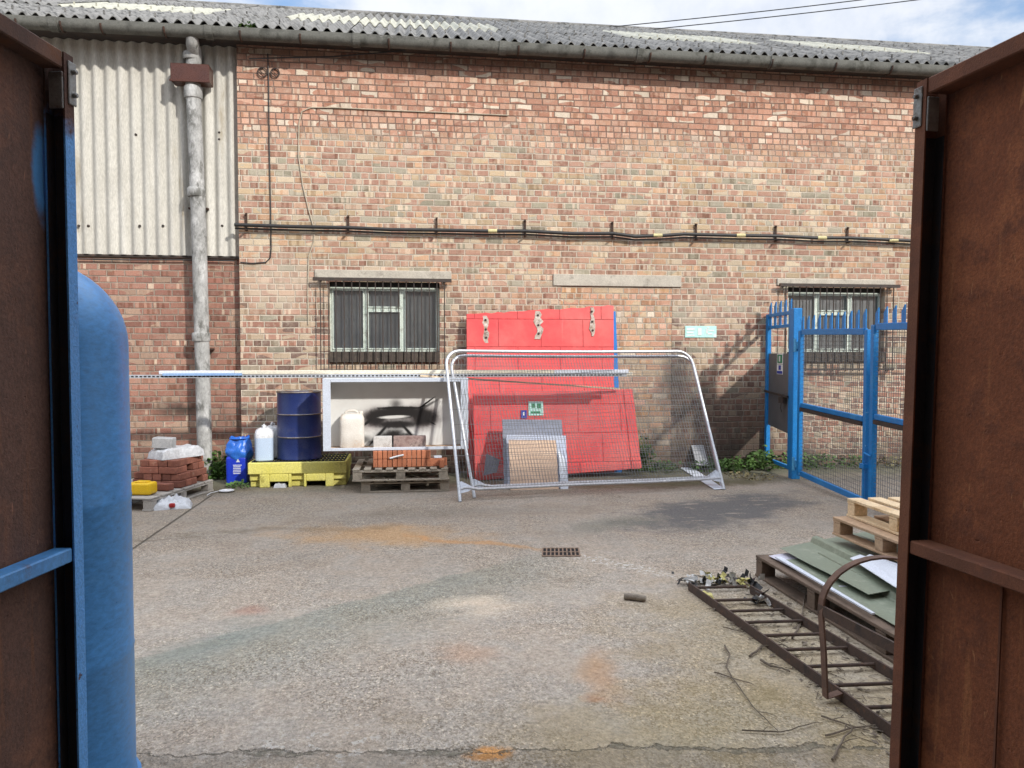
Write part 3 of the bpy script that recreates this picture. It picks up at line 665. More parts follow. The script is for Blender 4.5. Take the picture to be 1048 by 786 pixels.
# windows
def window(x0, x1, left):
    yF = WY + .09
    f = MB(); t = .034
    zb, zt = ZG, ZT - .07
    v1 = x0 + (x1 - x0) * .325; v2 = x0 + (x1 - x0) * .66; zm = zb + (zt - zb) * .66
    for a, b, c_, d in ((x0, x0 + t, zb, zt), (x1 - t, x1, zb, zt), (v1 - .022, v1 + .022, zb + t, zt - t), (v2 - .022, v2 + .022, zb + t, zt - t), (x0 + t, x1 - t, zb, zb + t), (x0 + t, x1 - t, zt - t, zt), (v1 + .022, v2 - .022, zm - .022, zm + .022)):
        f.box(a, b, yF, yF + .06, c_, d)
    fr = f.build('window', M_['window_paint'], wh, bevel=.004)
    for a, b, c_, d in ((x0 + t, v1 - .022, zb + t, zt - t), (v2 + .022, x1 - t, zb + t, zt - t), (v1 + .022, v2 - .022, zb + t, zm - .022), (v1 + .022, v2 - .022, zm + .022, zt - t)):
        s = MB(); q = .018
        s.box(a, b, yF - .012, yF + .02, c_, c_ + q); s.box(a, b, yF - .012, yF + .02, d - q, d); s.box(a, a + q, yF - .012, yF + .02, c_ + q, d - q); s.box(b - q, b, yF - .012, yF + .02, c_ + q, d - q)
        s.build('sash', M_['window_paint'], fr)
        p = MB(); p.box(a + .002, b - .002, yF + .026, yF + .032, c_ + .002, d - .002); p.build('pane', M_['glass'], fr)
    s = MB(); k = 15
    for i in range(k):
        a = x0 + (x1 - x0) * i / k; s.box(a + .004, a + (x1 - x0) / k - .004, WY - .045, WY + .15, ZS + .004, ZG - .004)
    s.box(x0, x1, WY - .02, WY + .14, ZS + .002, ZG - .012)
    s.build('sill', M_['sill_tile'], fr, bevel=.003)
    h = MB(); h.box(x0 + .002, x1 - .002, yF - .005, yF + .055, zt + .002, ZT + .01); h.build('head_gap_black', M_['cable_black'], fr)  # black strip filling the gap between frame and lintel
    rm = MB(); rm.add([(x0 - .4, WY + WT + .01, .6), (x1 + .4, WY + WT + .01, .6), (x1 + .4, WY + 3, .6), (x0 - .4, WY + 3, .6), (x0 - .4, WY + WT + .01, 3), (x1 + .4, WY + WT + .01, 3), (x1 + .4, WY + 3, 3), (x0 - .4, WY + 3, 3)],
                      [(0, 1, 2, 3), (4, 5, 6, 7), (1, 2, 6, 5), (2, 3, 7, 6), (3, 0, 4, 7)]); rm.build('room_lining', M_['room_dark'], wh)
    bl = MB()
    for i in range(7):
        a = x0 + .05 + (v1 - x0 - .1) * i / 7; bl.box(a, a + .035, WY + .28, WY + .29, zb, zt)
    if left: bl.build('blind', M_['blind'], fr)
    # security grille standing off the wall
    gx0, gx1 = (P(328, 330, WY - .1).x, P(455, 330, WY - .1).x) if left else (P(804, 330, WY - .1).x, P(914, 330, WY - .1).x)
    yb = WY - .10; zt2, zb2 = P(393, 285.5, yb).z, P(855, 378, yb).z
    gr_ = MB(); gr_.box(gx0 - .1, gx1 + .1, yb - .02, yb + .02, zt2 - .035, zt2 + .012)
    gg = gr_.build('window_grille', M_['dark_iron'], wh)
    br_ = MB(); br_.box(gx0 - .02, gx1 + .02, yb - .015, yb + .015, zb2 - .015, zb2 + .015); br_.build('lower_rail', M_['dark_iron'], gg)
    for xx in (gx0, gx1):
        for zz in (zt2 - .02, zb2): br_ = MB(); br_.box(xx - .018, xx + .018, yb + .021, WY + .01, zz - .012, zz + .012); br_.build('stay', M_['dark_iron'], gg)
    for i in range(17):
        xx = gx0 + (gx1 - gx0) * i / 16; b = MB(); j = rr_.uniform(-.006, .006)
        b.tube([(xx, yb, zb2 - .03), (xx + j, yb - .004, (zb2 + zt2) / 2), (xx, yb, zt2 + .012)], .008, 6); b.build('bar', M_['dark_iron'], gg, smooth=True)
window(*winL, True); window(*winR, False)
# downpipe and hopper
py = 11.085
p0, p1 = P(197, 72, py), P(203.5, 230, py); p2 = P(209.5, 462, py)
d = MB(); d.tube([(p0.x, py, p0.z), (p1.x, py, p1.z), (p2.x, py, p2.z), (p2.x + .005, py, .02)], .098, 20)
dp = d.build('downpipe', M_['downpipe'], wh, smooth=True)
d = MB(); pn = P(199, 50, py); d.tube([(pn.x + .02, GY + .04, GZ - .05), (pn.x + .02, GY + .05, GZ - .10), (pn.x + .015, GY + .08, GZ - .14), (pn.x + .01, py - .05, GZ - .19), (pn.x, py, GZ - .24), (p0.x, py, p0.z - .02)], [.075, .08, .085, .09, .098, .1], 20); d.build('swan_neck', M_['downpipe'], dp, smooth=True)
for yy, h in ((58, .10), (95, .16), (197, .12), (345, .12)):
    q = P(197 + (yy - 72) * .0325, yy, py); d = MB(); d.lathe([(.112, -h / 2), (.120, -h / 2 + .015), (.120, h / 2 - .015), (.112, h / 2)], (q.x, py, q.z), 24); d.build('pipe_collar', M_['downpipe'], dp, smooth=True)
for yy in (205, 350):
    q = P(197 + (yy - 72) * .0325, yy, py); d = MB(); d.box(q.x - .13, q.x + .13, py + .06, WY + .14, q.z - .11, q.z - .085); d.build('pipe_bracket', M_['bracket_rust'], dp)
a, b = P(174, 64, 10.965), P(214, 84, 10.965)
h = MB(); h.box(a.x, b.x, 10.965, 10.98, b.z, a.z); h.box(a.x, a.x + .012, 10.98, 11.20, b.z, a.z); h.box(b.x - .012, b.x, 10.98, 11.20, b.z, a.z); h.box(a.x + .012, b.x - .012, 10.98, 11.20, b.z, b.z + .012); h.box(a.x - .012, b.x + .012, 10.953, 10.965, b.z - .012, b.z + .02)
h.build('hopper', M_['hopper'], wh, bevel=.006)
# weed in the gutter
def leaves(mb, c, r, h, nl, size, rg, lean=.4):
    for _ in range(nl):
        an = rg.uniform(0, 6.283); rr = r * math.sqrt(rg.random()); z = h * rg.random() ** 1.2 * (1 - .5 * rr / max(r, 1e-6))
        p = Vector(c) + Vector((rr * math.cos(an), rr * math.sin(an), z + .01)); s = size * rg.uniform(.5, 1.3)
        d = Vector((math.cos(an + rg.uniform(-1, 1)), math.sin(an + rg.uniform(-1, 1)), rg.uniform(-.3, .9))).normalized()
        n_ = Vector((rg.uniform(-1, 1), rg.uniform(-1, 1), 1)).normalized(); sd = d.cross(n_).normalized() * s * .38
        mb.add([p, p + d * s * .5 + sd, p + d * s, p + d * s * .5 - sd], [(0, 1, 2, 3)])
    for _ in range(max(4, nl // 12)):
        an = rg.uniform(0, 6.283); rr = r * .6 * rg.random(); t = Vector(c) + Vector((rr * math.cos(an), rr * math.sin(an), 0))
        mb.tube([t, t + Vector((rg.uniform(-.03, .03), rg.uniform(-.03, .03), h * rg.uniform(.5, .9)))], .003, 4)
rg = random.Random(5)
def weed(loc, r, h, nl, size, label, group=None, mat='leaf_green'):
    m = MB(); leaves(m, loc, r, h, nl, size, rg); return tag(m.build('weed', M_[mat], loc=loc), label, 'weed', group)
q = P(253, 39, GY); weed((q.x, GY - .03, GZ + .03), .09, .10, 40, .05, 'small green weed growing out of the roof gutter')

# ------------------------------------------------------------------ things fixed to the wall
cp = [(240, 230), (300, 232), (356, 233), (400, 235), (447, 235.5), (495, 236.5), (538, 236.5), (585, 239), (628, 239), (650, 242), (680, 241), (700, 239.5), (714, 240), (755, 241), (796, 241.5), (835, 243.5), (870, 243.5), (925, 246), (985, 250), (1048, 253)]
main_cable = thing('cable_run', 'thick black cable hung on iron brackets along the brick wall above the windows', 'cable', (0, WY, 0))
yb = WY - .09
k = MB(); k.tube([(P(x, y, yb).x, yb, P(x, y, yb).z) for x, y in cp], .026, 10); k.build('sheath', M_['cable_black'], main_cable, smooth=True)
k = MB(); k.tube([(P(x, y + 3.2, yb).x, yb + .03, P(x, y + 3.2, yb).z) for x, y in cp], .014, 8); k.build('second_core', M_['cable_black'], main_cable, smooth=True)
for x in (251, 356, 447, 538, 628, 714, 796, 870):
    y = 231 + (x - 245) * .0215; a = P(x, y, yb); b = MB()
    b.bar((a.x, WY - .02, a.z + .19), (a.x, WY - .02, a.z - .05), .03, .012, (0, 1, 0)); b.bar((a.x, WY + .01, a.z + .17), (a.x, WY - .05, a.z + .17), .02, .02); b.bar((a.x, WY, a.z - .05), (a.x, yb - .035, a.z - .05), .03, .01); b.build('bracket', M_['bracket_rust'], main_cable)
for x, y in ((504, 236.5), (673, 241), (758, 241), (841, 243.5), (914, 246)):
    a, c_ = P(x - 4.5, y, yb), P(x + 4.5, y, yb); b = MB(); b.tube([(a.x, yb, a.z), (c_.x, yb, c_.z)], .029, 10); b.build('tape_band', M_['cable_tape'], main_cable, smooth=True)
def wire(name, px, r, mat, label, cat='cable', off=.015):
    pts = [(P(x, y, WY - off).x, WY - off, P(x, y, WY - off).z) for x, y in px]
    m = MB(); m.tube(pts, r, 6); return tag(m.build(name, mat, loc=(pts[0][0], WY, pts[-1][2]), smooth=True), label, cat)
wire('cable', [(274, 55), (275, 90), (275.5, 150), (277, 215), (277.5, 255), (276.5, 264), (272, 268.5), (258, 269.5), (246, 268.5)], .009, M_['cable_black'], 'thin dark cable running down the wall and turning to the corner of the cream cladding')
pts = [(P(x, y, WY + .09).x, WY + .09, P(x, y, WY + .09).z) for x, y in ((240, 267), (220, 266.5), (180, 266), (130, 266), (80, 265))]
m = MB(); m.tube(pts, .010, 6); tag(m.build('cable', M_['cable_black'], loc=pts[0], smooth=True), 'dark cable clipped level along the bricks just below the cream cladding', 'cable')
wire('cable', [(520, 118), (450, 115), (400, 113), (340, 110), (318, 110), (309, 114), (306, 126), (305.5, 160), (310, 190), (316, 215), (322, 236), (321, 248), (316, 262), (315, 300), (315.5, 332)], .008, M_['cable_cream'], 'loose cream cable looping down the bricks towards the window on the left')
wire('cable', [(255, 60), (340, 58), (400, 53), (430, 49)], .009, M_['cable_black'], 'slack dark wire strung just under the gutter', off=.1)
for x, y, rx in ((268.5, 74, .062), (281.5, 74.5, .058)):
    c0 = P(x, y, WY - .02); m = MB()
    m.tube([(c0.x + rx * math.cos(t), WY - .02, c0.z + rx * 1.05 * math.sin(t)) for t in [6.283 * i / 20 for i in range(20)]], .008, 6, closed=True)
    m.tube([(c0.x - rx * .7, WY - .02, c0.z + rx * .5), (c0.x + rx * .6, WY - .02, c0.z - rx * .7)], .006, 5)
    m.box(c0.x - .01, c0.x + .01, WY - .02, WY, c0.z + rx - .01, c0.z + rx + .01)
    tag(m.build('wire_loop', M_['dark_iron'], loc=(c0.x, WY, c0.z), smooth=True), 'round loop of old iron wire fixed under the gutter, ' + ('nearer the cream cladding' if x < 270 else 'right of the dark cable'), 'wire loop', 'pair of wire loops')
def flat(name, mat, corners, t, parent=None, loc=None):
    m = MB(); c = [Vector(p) for p in corners]; nrm = (c[1] - c[0]).cross(c[2] - c[0]).normalized(); m.slab(c, nrm * t); return m.build(name, mat, parent, loc=loc)
sg = thing('wall_sign', 'faded mint green sign screwed to the brick wall between red sheets and blue gate', 'sign', P(717, 346) + Vector((0, 0, 0)))
a, b = P(701, 333.5), P(733, 345.5)
m = MB(); m.box(a.x, b.x, WY - .012, WY - .003, b.z, a.z); m.build('plate', M_['sign_mint'], sg, bevel=.002)
m = MB(); zc, hh = (a.z + b.z) / 2, a.z - b.z
def rect(x0, x1, z0, z1): m.box(a.x + (b.x - a.x) * x0, a.x + (b.x - a.x) * x1, WY - .0155, WY - .0125, b.z + hh * z0, b.z + hh * z1)
rect(.05, .30, .62, .80); rect(.05, .26, .36, .50); rect(.05, .30, .14, .24)
rect(.40, .52, .2, .8); rect(.66, .72, .35, .75); rect(.72, .86, .25, .38); rect(.74, .92, .55, .66); rect(.70, .76, .78, .9)
m.build('faded_print', M_['sign_white'], sg)

# ------------------------------------------------------------------ sheets, fences and boards against the wall
def lean(bl, br, tl, tr):
    """a mapping (u,v) -> point on the leaning face"""
    bl, br, tl, tr = map(Vector, (bl, br, tl, tr))
    return lambda u, v: bl * (1 - u) * (1 - v) + br * u * (1 - v) + tl * (1 - u) * v + tr * u * v
up_t = lean((.80, 10.72, .0), (2.93, 10.76, .02), P(477.5, 321.5, 11.0), P(628, 312.5, 11.03))
rp = thing('red_sheet', 'taller red painted sheet with torn strips leaning on the brick wall', 'sheet', up_t(.5, 0))
m = MB(); edge = [up_t(u, 1) + Vector((0, 0, rr_.uniform(-.014, .010))) for u in [i / 24 for i in range(25)]]
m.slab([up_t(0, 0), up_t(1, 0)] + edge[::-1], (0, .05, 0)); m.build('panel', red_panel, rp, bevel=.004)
for (x, y0, y1, wd) in ((497, 323, 351, .055), (551, 318, 347, .085), (606.5, 314, 344, .055)):
    tzf = up_t(.5, 1).z
    poly = []; a, b = P(x, y0, 10.95), P(x + 1, y1, 10.93); k = 9
    def onface(xx, zz):
        v = zz / 2.36; return Vector((xx, 10.74 + (11.015 - 10.74) * v - .006, zz))
    L_, R__ = [], []
    for i in range(k):
        t = i / (k - 1); z = a.z + (b.z - a.z) * t; xx = a.x + (b.x - a.x) * t
        L_.append(onface(xx - wd * rr_.uniform(.2, .95), z)); R__.append(onface(xx + wd * rr_.uniform(.2, .95), z))
    m = MB(); m.slab(L_ + R__[::-1], (0, .004, 0)); s = m.build('torn_strip', M_['bare_wood'], rp)
    for t in (.15, .5, .8):
        q = a.lerp(b, t); o = onface(q.x, q.z); m = MB(); m.M = Matrix.Translation(o) @ Matrix.Rotation(R(90), 4, 'X'); m.lathe([(.016, -.004), (.016, .012), (.008, .016)], n=8); m.build('bolt', M_['dark_iron'], s)
bb_t = lean((2.2, 10.85, 0), (3.07, 10.85, 0), (2.2, 11.07, 2.28), (3.02, 11.07, 2.36))
m = MB(); m.slab([bb_t(0, 0), bb_t(1, 0), bb_t(1, 1), bb_t(0, 1)], (0, .03, 0)); tag(m.build('blue_sheet', M_['blue_board'], loc=bb_t(.5, 0), bevel=.003), 'bright blue sheet showing as a thin strip behind the taller red sheet', 'sheet')
lo_t = lean((.88, 10.42, 0), (3.24, 10.45, .12), P(484, 402.5, 10.66), P(647.5, 398.5, 10.68))
rp2 = thing('red_sheet', 'lower red block patterned sheet standing behind the wire fence panels', 'sheet', (2.05, 10.42, 0))
m = MB(); m.slab([lo_t(0, 0), lo_t(1, 0), lo_t(1, 1), lo_t(.66, 1.004), lo_t(.64, .985), lo_t(.62, 1.003), lo_t(.3, .995), lo_t(0, 1)], (0, .055, 0)); m.build('panel', red_panel, rp2, bevel=.004)
m = MB(); m.slab([lo_t(.94, .0) + Vector((0, -.012, 0)), lo_t(.985, 0) + Vector((0, -.012, 0)), lo_t(.985, 1) + Vector((0, -.012, 0)), lo_t(.94, 1) + Vector((0, -.012, 0))], (0, .01, 0)); m.build('edge_strip', red_panel, rp2)
m = MB(); m.slab([lo_t(.05, .05), lo_t(.13, .08), lo_t(.15, .22), lo_t(.07, .30)], (0, -.003, 0)); m.build('scrape', M_['board_grey'], rp2)
sp = thing('wire_stake', 'rusty timber prop beside the lower red sheet', 'prop', (.87, 10.3, 0)) if False else None
for (px0, py0, px1, py1, mat, lab) in ((541, 411, 556, 425, 'sign_mint', 'pale green safety sign on the lower red sheet'), (533, 420, 539, 428, 'sign_blue', 'small blue notice beside the pale green safety sign on the red sheet')):
    Yq = 10.60; a, b = P(px0, py0, Yq), P(px1, py1, Yq)
    def fz(z): return 10.425 + (10.66 - 10.425) * z / 1.2 - .006
    t = thing('safety_sign', lab, 'sign', ((a.x + b.x) / 2, fz(b.z), b.z))
    m = MB(); m.slab([(a.x, fz(b.z), b.z), (b.x, fz(b.z), b.z), (b.x, fz(a.z), a.z), (a.x, fz(a.z), a.z)], (0, -.004, 0)); m.build('plate', M_[mat], t)
    if mat == 'sign_mint':
        m = MB(); xm = (a.x + b.x) / 2
        for x0, x1, v0, v1 in ((-.6, -.1, .55, .85), (.15, .7, .5, .85), (-.7, .6, .15, .3)):
            z0, z1 = b.z + (a.z - b.z) * v0, b.z + (a.z - b.z) * v1; hw = (b.x - a.x) / 2
            m.slab([(xm + x0 * hw, fz(z0) - .005, z0), (xm + x1 * hw, fz(z0) - .005, z0), (xm + x1 * hw, fz(z1) - .005, z1), (xm + x0 * hw, fz(z1) - .005, z1)], (0, -.002, 0))
        m.build('faded_print', M_['sign_green'], t)
    else:
        m = MB(); xm = (a.x + b.x) / 2; z0 = (a.z + b.z) / 2
        m.slab([(xm - .012, fz(z0) - .005, z0 - .015), (xm + .012, fz(z0) - .005, z0 - .015), (xm + .012, fz(z0 + .03) - .005, z0 + .03), (xm - .012, fz(z0 + .03) - .005, z0 + .03)], (0, -.002, 0)); m.build('faded_print', M_['sign_white'], t)
def board(name, mat, px, Yb, Yt, t, label, zt=.95):
    (x0, y0), (x1, y1) = px
    bl, br = G(x0, 503.5), G(x1, 503.0); bl.y = br.y = Yb; 
    ztop = P((x0 + x1) / 2, y0, Yt).z
    bl = Vector((P(x0 + 2, 500, Yb).x, Yb, 0)); br = Vector((P(x1 + 1, 500, Yb).x, Yb, 0)); tl = P(x0, y0, Yt); tr = P(x1 - 2, y0 + .5, Yt)
    m = MB(); m.slab([bl, br, tr, tl], Vector((0, .7, -.5)).normalized() * t); return tag(m.build(name, mat, loc=(bl + br) / 2, bevel=.002), label, 'board'), lean(bl, br, tl, tr)
board('grey_board', M_['board_grey'], ((514, 429), (577, 503)), 9.78, 10.32, .018, 'dull grey board, rearmost of the boards behind the wire fence')
board('lilac_board', M_['board_lilac'], ((518, 445), (581, 503)), 9.70, 10.10, .018, 'pale lilac board between the grey board and the plywood')
_, pl = board('plywood_board', M_['board_ply'], ((520.5, 450), (571, 503)), 9.62, 9.98, .016, 'tan plywood board standing in front of the lilac board')
m = MB(); m.slab([pl(1.04, .0) + Vector((0, .012, 0)), pl(1.2, .0) + Vector((0, .012, 0)), pl(1.17, .62) + Vector((0, .02, 0)), pl(1.04, .80) + Vector((0, .02, 0))], (0, .012, -.003))
tag(m.build('white_offcut', M_['white_sheet'], loc=pl(1.1, 0)), 'white offcut with a slanted top beside the tan plywood', 'board')
a, b = P(712, 457, 10.95), P(725.5, 470, 10.9)
m = MB(); m.slab([(a.x, 10.9, .08), (b.x, 10.9, .06), (b.x, 11.12, a.z - .0), (a.x, 11.12, a.z)], (0, .012, 0)); tag(m.build('grey_slab', M_['block_grey'], loc=((a.x + b.x) / 2, 10.9, .06)), 'small square grey slab propped in the weeds at the foot of the wall', 'slab')

def fence(bl, br, tl, tr, label, fine, vs, off):
    F = lean(bl, br, tl, tr); t = thing('wire_fence_panel', label, 'fence panel', (Vector(bl) + Vector(br)) / 2, 0, 'wire fence panels leaning on the red sheets')
    f = MB(); rc = .075
    path = [F(0, 0), F(0, .3), F(0, .6), F(0, .9)]
    for i in range(1, 6):
        an = math.pi / 2 * i / 5; path.append(F(.055 * (1 - math.cos(an)), .9 + .1 * math.sin(an)))
    for u in (.2, .4, .6, .8): path.append(F(u, 1 - .006 * math.sin(math.pi * u)))
    for i in range(0, 6):
        an = math.pi / 2 * i / 5; path.append(F(1 - .055 * (1 - math.sin(an)), .9 + .1 * math.cos(an)))
    path += [F(1, .6), F(1, .3), F(1, 0)]
    f.tube(path, .021, 10); f.build('frame', M_['galv'], t, smooth=True)
    b = MB(); b.tube([F(0, .075), F(.025, .085), F(.07, .072), F(.4, .075), F(.7, .072), F(.95, .075), F(1, .08)], .018, 8); b.build('bottom_rail', M_['galv'], t, smooth=True)
    for u in (.0, 1.0):
        s = 1 if u == 0 else -1; g = MB(); g.slab([F(u, .05), F(u + s * .03, .06), F(u + s * .055, .082), F(u + s * .012, .125), F(u, .12)], (0, -.006, 0)); g.build('gusset', M_['galv_dull'], t)
    wm = MB(); wr = .0021
    for i in range(1, vs):
        u = i / vs; wm.tube([F(u, .075), F(u + rr_.uniform(-.001, .001), .5) + Vector((0, rr_.uniform(-.01, .01), 0)), F(u, .995 if .05 < u < .95 else .95)], wr, 4, caps=False)
    nh = fine
    for i in range(1, nh):
        v = .08 + .92 * i / nh; wm.tube([F(.08 if nh > 20 else 0, v), F(.5, v - .004), F(1, v)], wr, 4, caps=False)
    wm.build('wire_mesh', M_['galv_wire'], t)
fL, fR = G(471, 513.5), G(741, 501); 
fence(fL, fR, P(455.5, 359.0, 9.86), P(706, 359.5, 10.22), 'front wire fence panel in a galvanised tube frame leaning back against the red sheets', 9, 88, 0)
f2L = G(485, 508); f2R = G(739, 498.5)
fence(f2L + Vector((0, -.1, 0)), f2R, P(460, 364, 9.97), P(708, 364.5, 10.32), 'rear wire fence panel of finer mesh close behind the front one', 34, 88, 0)
pq = [G(696, 479.5), G(707.5, 478.6), G(741, 501), G(731, 501.8)]
m = MB(); m.slab([q + Vector((0, 0, .008)) for q in pq], (0, 0, .006)); tag(m.build('metal_strip', M_['white_sheet'], loc=G(722, 490)), 'flat pale metal strip on the ground under the right foot of the fence panel', 'metal strip')

# ------------------------------------------------------------------ pallets
def pallet(label, loc, rz, wx, dy, h, mat, decks=7, gap=.03, group=None, base='skids', blocks=(3, 3), tilt=0):
    """deck boards run along local x; corner-origin pallet"""
    t = thing('pallet', label, 'pallet', loc, rz, group); M = Matrix.Translation(Vector(loc)) @ Matrix.Rotation(rz, 4, 'Z')
    bt = .02; rg_ = random.Random(hash(label) % 999 if False else len(label))
    d = MB(); d.M = M; bw = (dy - gap * (decks - 1)) / decks
    for i in range(decks):
        y = i * (bw + gap); e = rg_.uniform(-.008, .008); d.box(e, wx + e * .5, y, y + bw, h - bt + rg_.uniform(-.002, .002), h + rg_.uniform(-.002, .003))
    d.build('deck', mat, t, bevel=.003)
    d = MB(); d.M = M
    for i in range(blocks[0]):
        x = (wx - .1) * i / (blocks[0] - 1); d.box(x, x + .1, .002, dy - .002, h - 2 * bt - .001, h - bt - .004)
    d.build('stringer_board', mat, t, bevel=.003)
    for i in range(blocks[0]):
        for j in range(blocks[1]):
            x = (wx - .1) * i / (blocks[0] - 1); y = (dy - .12) * j / (blocks[1] - 1)
            b = MB(); b.M = M; b.box(x + .002, x + .098, y + .004, y + .116, bt + .001, h - 2 * bt - .003); b.build('block', mat, t, bevel=.003)
    d = MB(); d.M = M
    for i in range(blocks[1] if base == 'long' else blocks[0]):
        if base == 'long': y = (dy - .12) * i / (blocks[1] - 1); d.box(-.004, wx + .004, y - .002, y + .122, .001, bt)
        else: x = (wx - .1) * i / (blocks[0] - 1); d.box(x - .003, x + .103, -.004, dy + .004, .001, bt)
    d.build('base_board', mat, t, bevel=.003)
    return t, M
def brick_obj(name, mat, l, wd, h, bevel=.004):
    m = MB(); m.box(-l / 2, l / 2, -wd / 2, wd / 2, 0, h); me = m.build(name, mat, bevel=bevel); COL.objects.unlink(me); return me
def put(proto, M, x, y, z, rz, label, cat, group, jit=0.0, tilt=0):
    o = proto.copy(); COL.objects.link(o)
    o.matrix_world = M @ Matrix.Translation((x + rr_.uniform(-jit, jit), y + rr_.uniform(-jit, jit), z)) @ Matrix.Rotation(rz + rr_.uniform(-jit, jit) * 4, 4, 'Z') @ Matrix.Rotation(tilt, 4, 'X')
    return tag(o, label, cat, group)

# left pallet of bricks
ang = math.atan2(10.07 - 8.83, -2.461 + 2.82) - math.pi / 2
Mc = Matrix.Translation((-2.82, 8.83, 0)) @ Matrix.Rotation(ang, 4, 'Z')
corner = Mc @ Vector((-1.05, 0, 0))
_, PM = pallet('weathered grey pallet under the pile of dark red bricks', corner, ang, 1.05, 1.29, .145, M_['grey_pallet'], 6, .035)
BL, BW, BH = .235, .11, .078
rb = brick_obj('red_brick', M_['red_brick'], BL, BW, BH, .006)
zt = .149
sx1, sy0 = 1.03, .63                       # right edge and near edge of the main stack in pallet coordinates
layer_names = ['bottom', 'second', 'third', 'top']
for k in range(4):
    lab = 'dark red brick in the %s layer of the tall pile on the grey pallet' % layer_names[k]; grp = 'bricks in the %s layer of the tall pile' % layer_names[k]
    ox = -.028 * k + rr_.uniform(-.012, .012); zz = zt + k * (BH + .003); oy = .012 * (k % 2)
    if k % 2 == 0:
        for i in range(2):
            for j in range(5):
                if (k == 2 and j == 2 and i == 0) or (k == 0 and j == 3 and i == 0) or (j in (1, 2, 3) and i == 1): continue
                put(rb, PM, sx1 - .125 - i * .245 + ox, sy0 + .06 + oy + j * .122, zz, 0, lab, 'brick', grp, .006)
    else:
        for q in range(4):
            for j in range(2):
                if q in (1, 2) and j == 1 and k < 3: continue
                put(rb, PM, sx1 - .06 - q * .119 + ox, sy0 + .12 + oy + j * .246, zz, R(90), lab, 'brick', grp, .006)
        for i in range(2): put(rb, PM, sx1 - .125 - i * .245 + ox, sy0 + .55 + oy, zz, 0, lab, 'brick', grp, .006)
lp = PM.inverted() @ G(147, 497, .149)
for k in range(2):
    for i in range(2):
        put(rb, PM, lp.x - .03 + .02 * k, lp.y + .06 + i * .12, zt + k * (BH + .003), R(4), 'dark red brick in the low pile beside the tall one, behind the yellow container', 'brick', 'bricks of the low pile', .006)
for (px_, py_, rz, lab) in ((166, 501.5, R(-4), 'single dark red brick lying in front of the tall pile'), (163, 496, R(86), 'single dark red brick lying between the low pile and the tall pile')):
    q = PM.inverted() @ G(px_, py_, .149); put(rb, PM, q.x, q.y, zt, rz, lab, 'brick', None, .003)
topz = zt + 4 * (BH + .003)
# cement bag on the pile
def soft(name, mat, M, lx, ly, h, seed, loc, rz, label, cat, amp=.02, nu=28, nv=18, pw=4.0, sc=6.0):
    m = MB(); m.M = M
    def fn(s):
        def g_(u, v):
            a, b = u * 2 - 1, v * 2 - 1; ed = (1 - abs(a) ** pw) * (1 - abs(b) ** pw); ed = max(ed, 0) ** .4
            nz = noise.noise(Vector((a * lx * sc + seed, b * ly * sc, s * 3.1))); nz2 = noise.noise(Vector((a * lx * sc * 3, b * ly * sc * 3 + seed, s)))
            wob = 1 + .04 * nz
            return (a * lx / 2 * wob, b * ly / 2 * wob, (h * ed + amp * ed * (nz + .5 * nz2)) if s else .002)
        return g_
    m.grid(fn(1), nu, nv); m.grid(fn(0), nu, nv)
    o = m.build(name, mat, loc=loc, rz=rz, smooth=True); return tag(o, label, cat) if label else o
tw = PM @ Vector((sx1 - .27, sy0 + .33, topz))
Mb = Matrix.Translation(tw) @ Matrix.Rotation(ang + R(66), 4, 'Z')
soft('cement_bag', M_['bag_white'], Mb, .58, .34, .125, 2.0, tw, ang + R(66), 'crumpled white cement bag lying on top of the tall brick pile', 'bag', .022, 30, 20, 9.0, 5.0)
tb = PM @ Vector((sx1 - .33, sy0 + .17, topz + .137)); m = MB(); m.M = Matrix.Translation(tb) @ Matrix.Rotation(ang + R(12), 4, 'Z') @ Matrix.Rotation(R(3), 4, 'Y')
m.box(-.115, .115, -.08, .08, -.012, .115); tag(m.build('grey_block', M_['block_grey'], loc=tb, rz=ang, bevel=.008), 'grey concrete block resting on the white cement bag', 'block')
# yellow container on the pallet
ty = G(147, 505.5, .149); m = MB(); m.M = Matrix.Translation(ty) @ Matrix.Rotation(ang + R(6), 4, 'Z')
yc = thing('yellow_container', 'bright yellow plastic container lying on the front of the grey pallet', 'container', ty, ang)
m.box(-.15, .12, -.09, .09, 0, .135); m.build('body', M_['yellow_plastic'], yc, bevel=.03, smooth=True, seg=3)
m = MB(); m.M = Matrix.Translation(ty) @ Matrix.Rotation(ang + R(6), 4, 'Z'); m.box(-.08, .06, -.05, .05, .133, .148); m.build('lid', M_['yellow_plastic'], yc, bevel=.008)
# litter bag
tl_ = G(176, 519); tl_.z = 0; Mb = Matrix.Translation(tl_) @ Matrix.Rotation(R(12), 4, 'Z')
lb = thing('rubbish_bag', 'see-through plastic bag of rubbish slumped on the ground against the grey pallet', 'bag', tl_)
o = soft('bag_film', M_['litter_bag'], Mb, .42, .30, .11, 5.0, tl_, 0, None, None, .075, 34, 26, 1.6, 5.5)
o.parent = lb; o.location = (0, 0, 0)
m = MB(); q = G(176, 519); m.M = Matrix.Translation(q + Vector((.04, -.13, .045))); m.lathe([(.03, -.02), (.036, 0), (.03, .02)], n=10); m.build('red_rubbish', M_['litter_red'], lb, smooth=True)

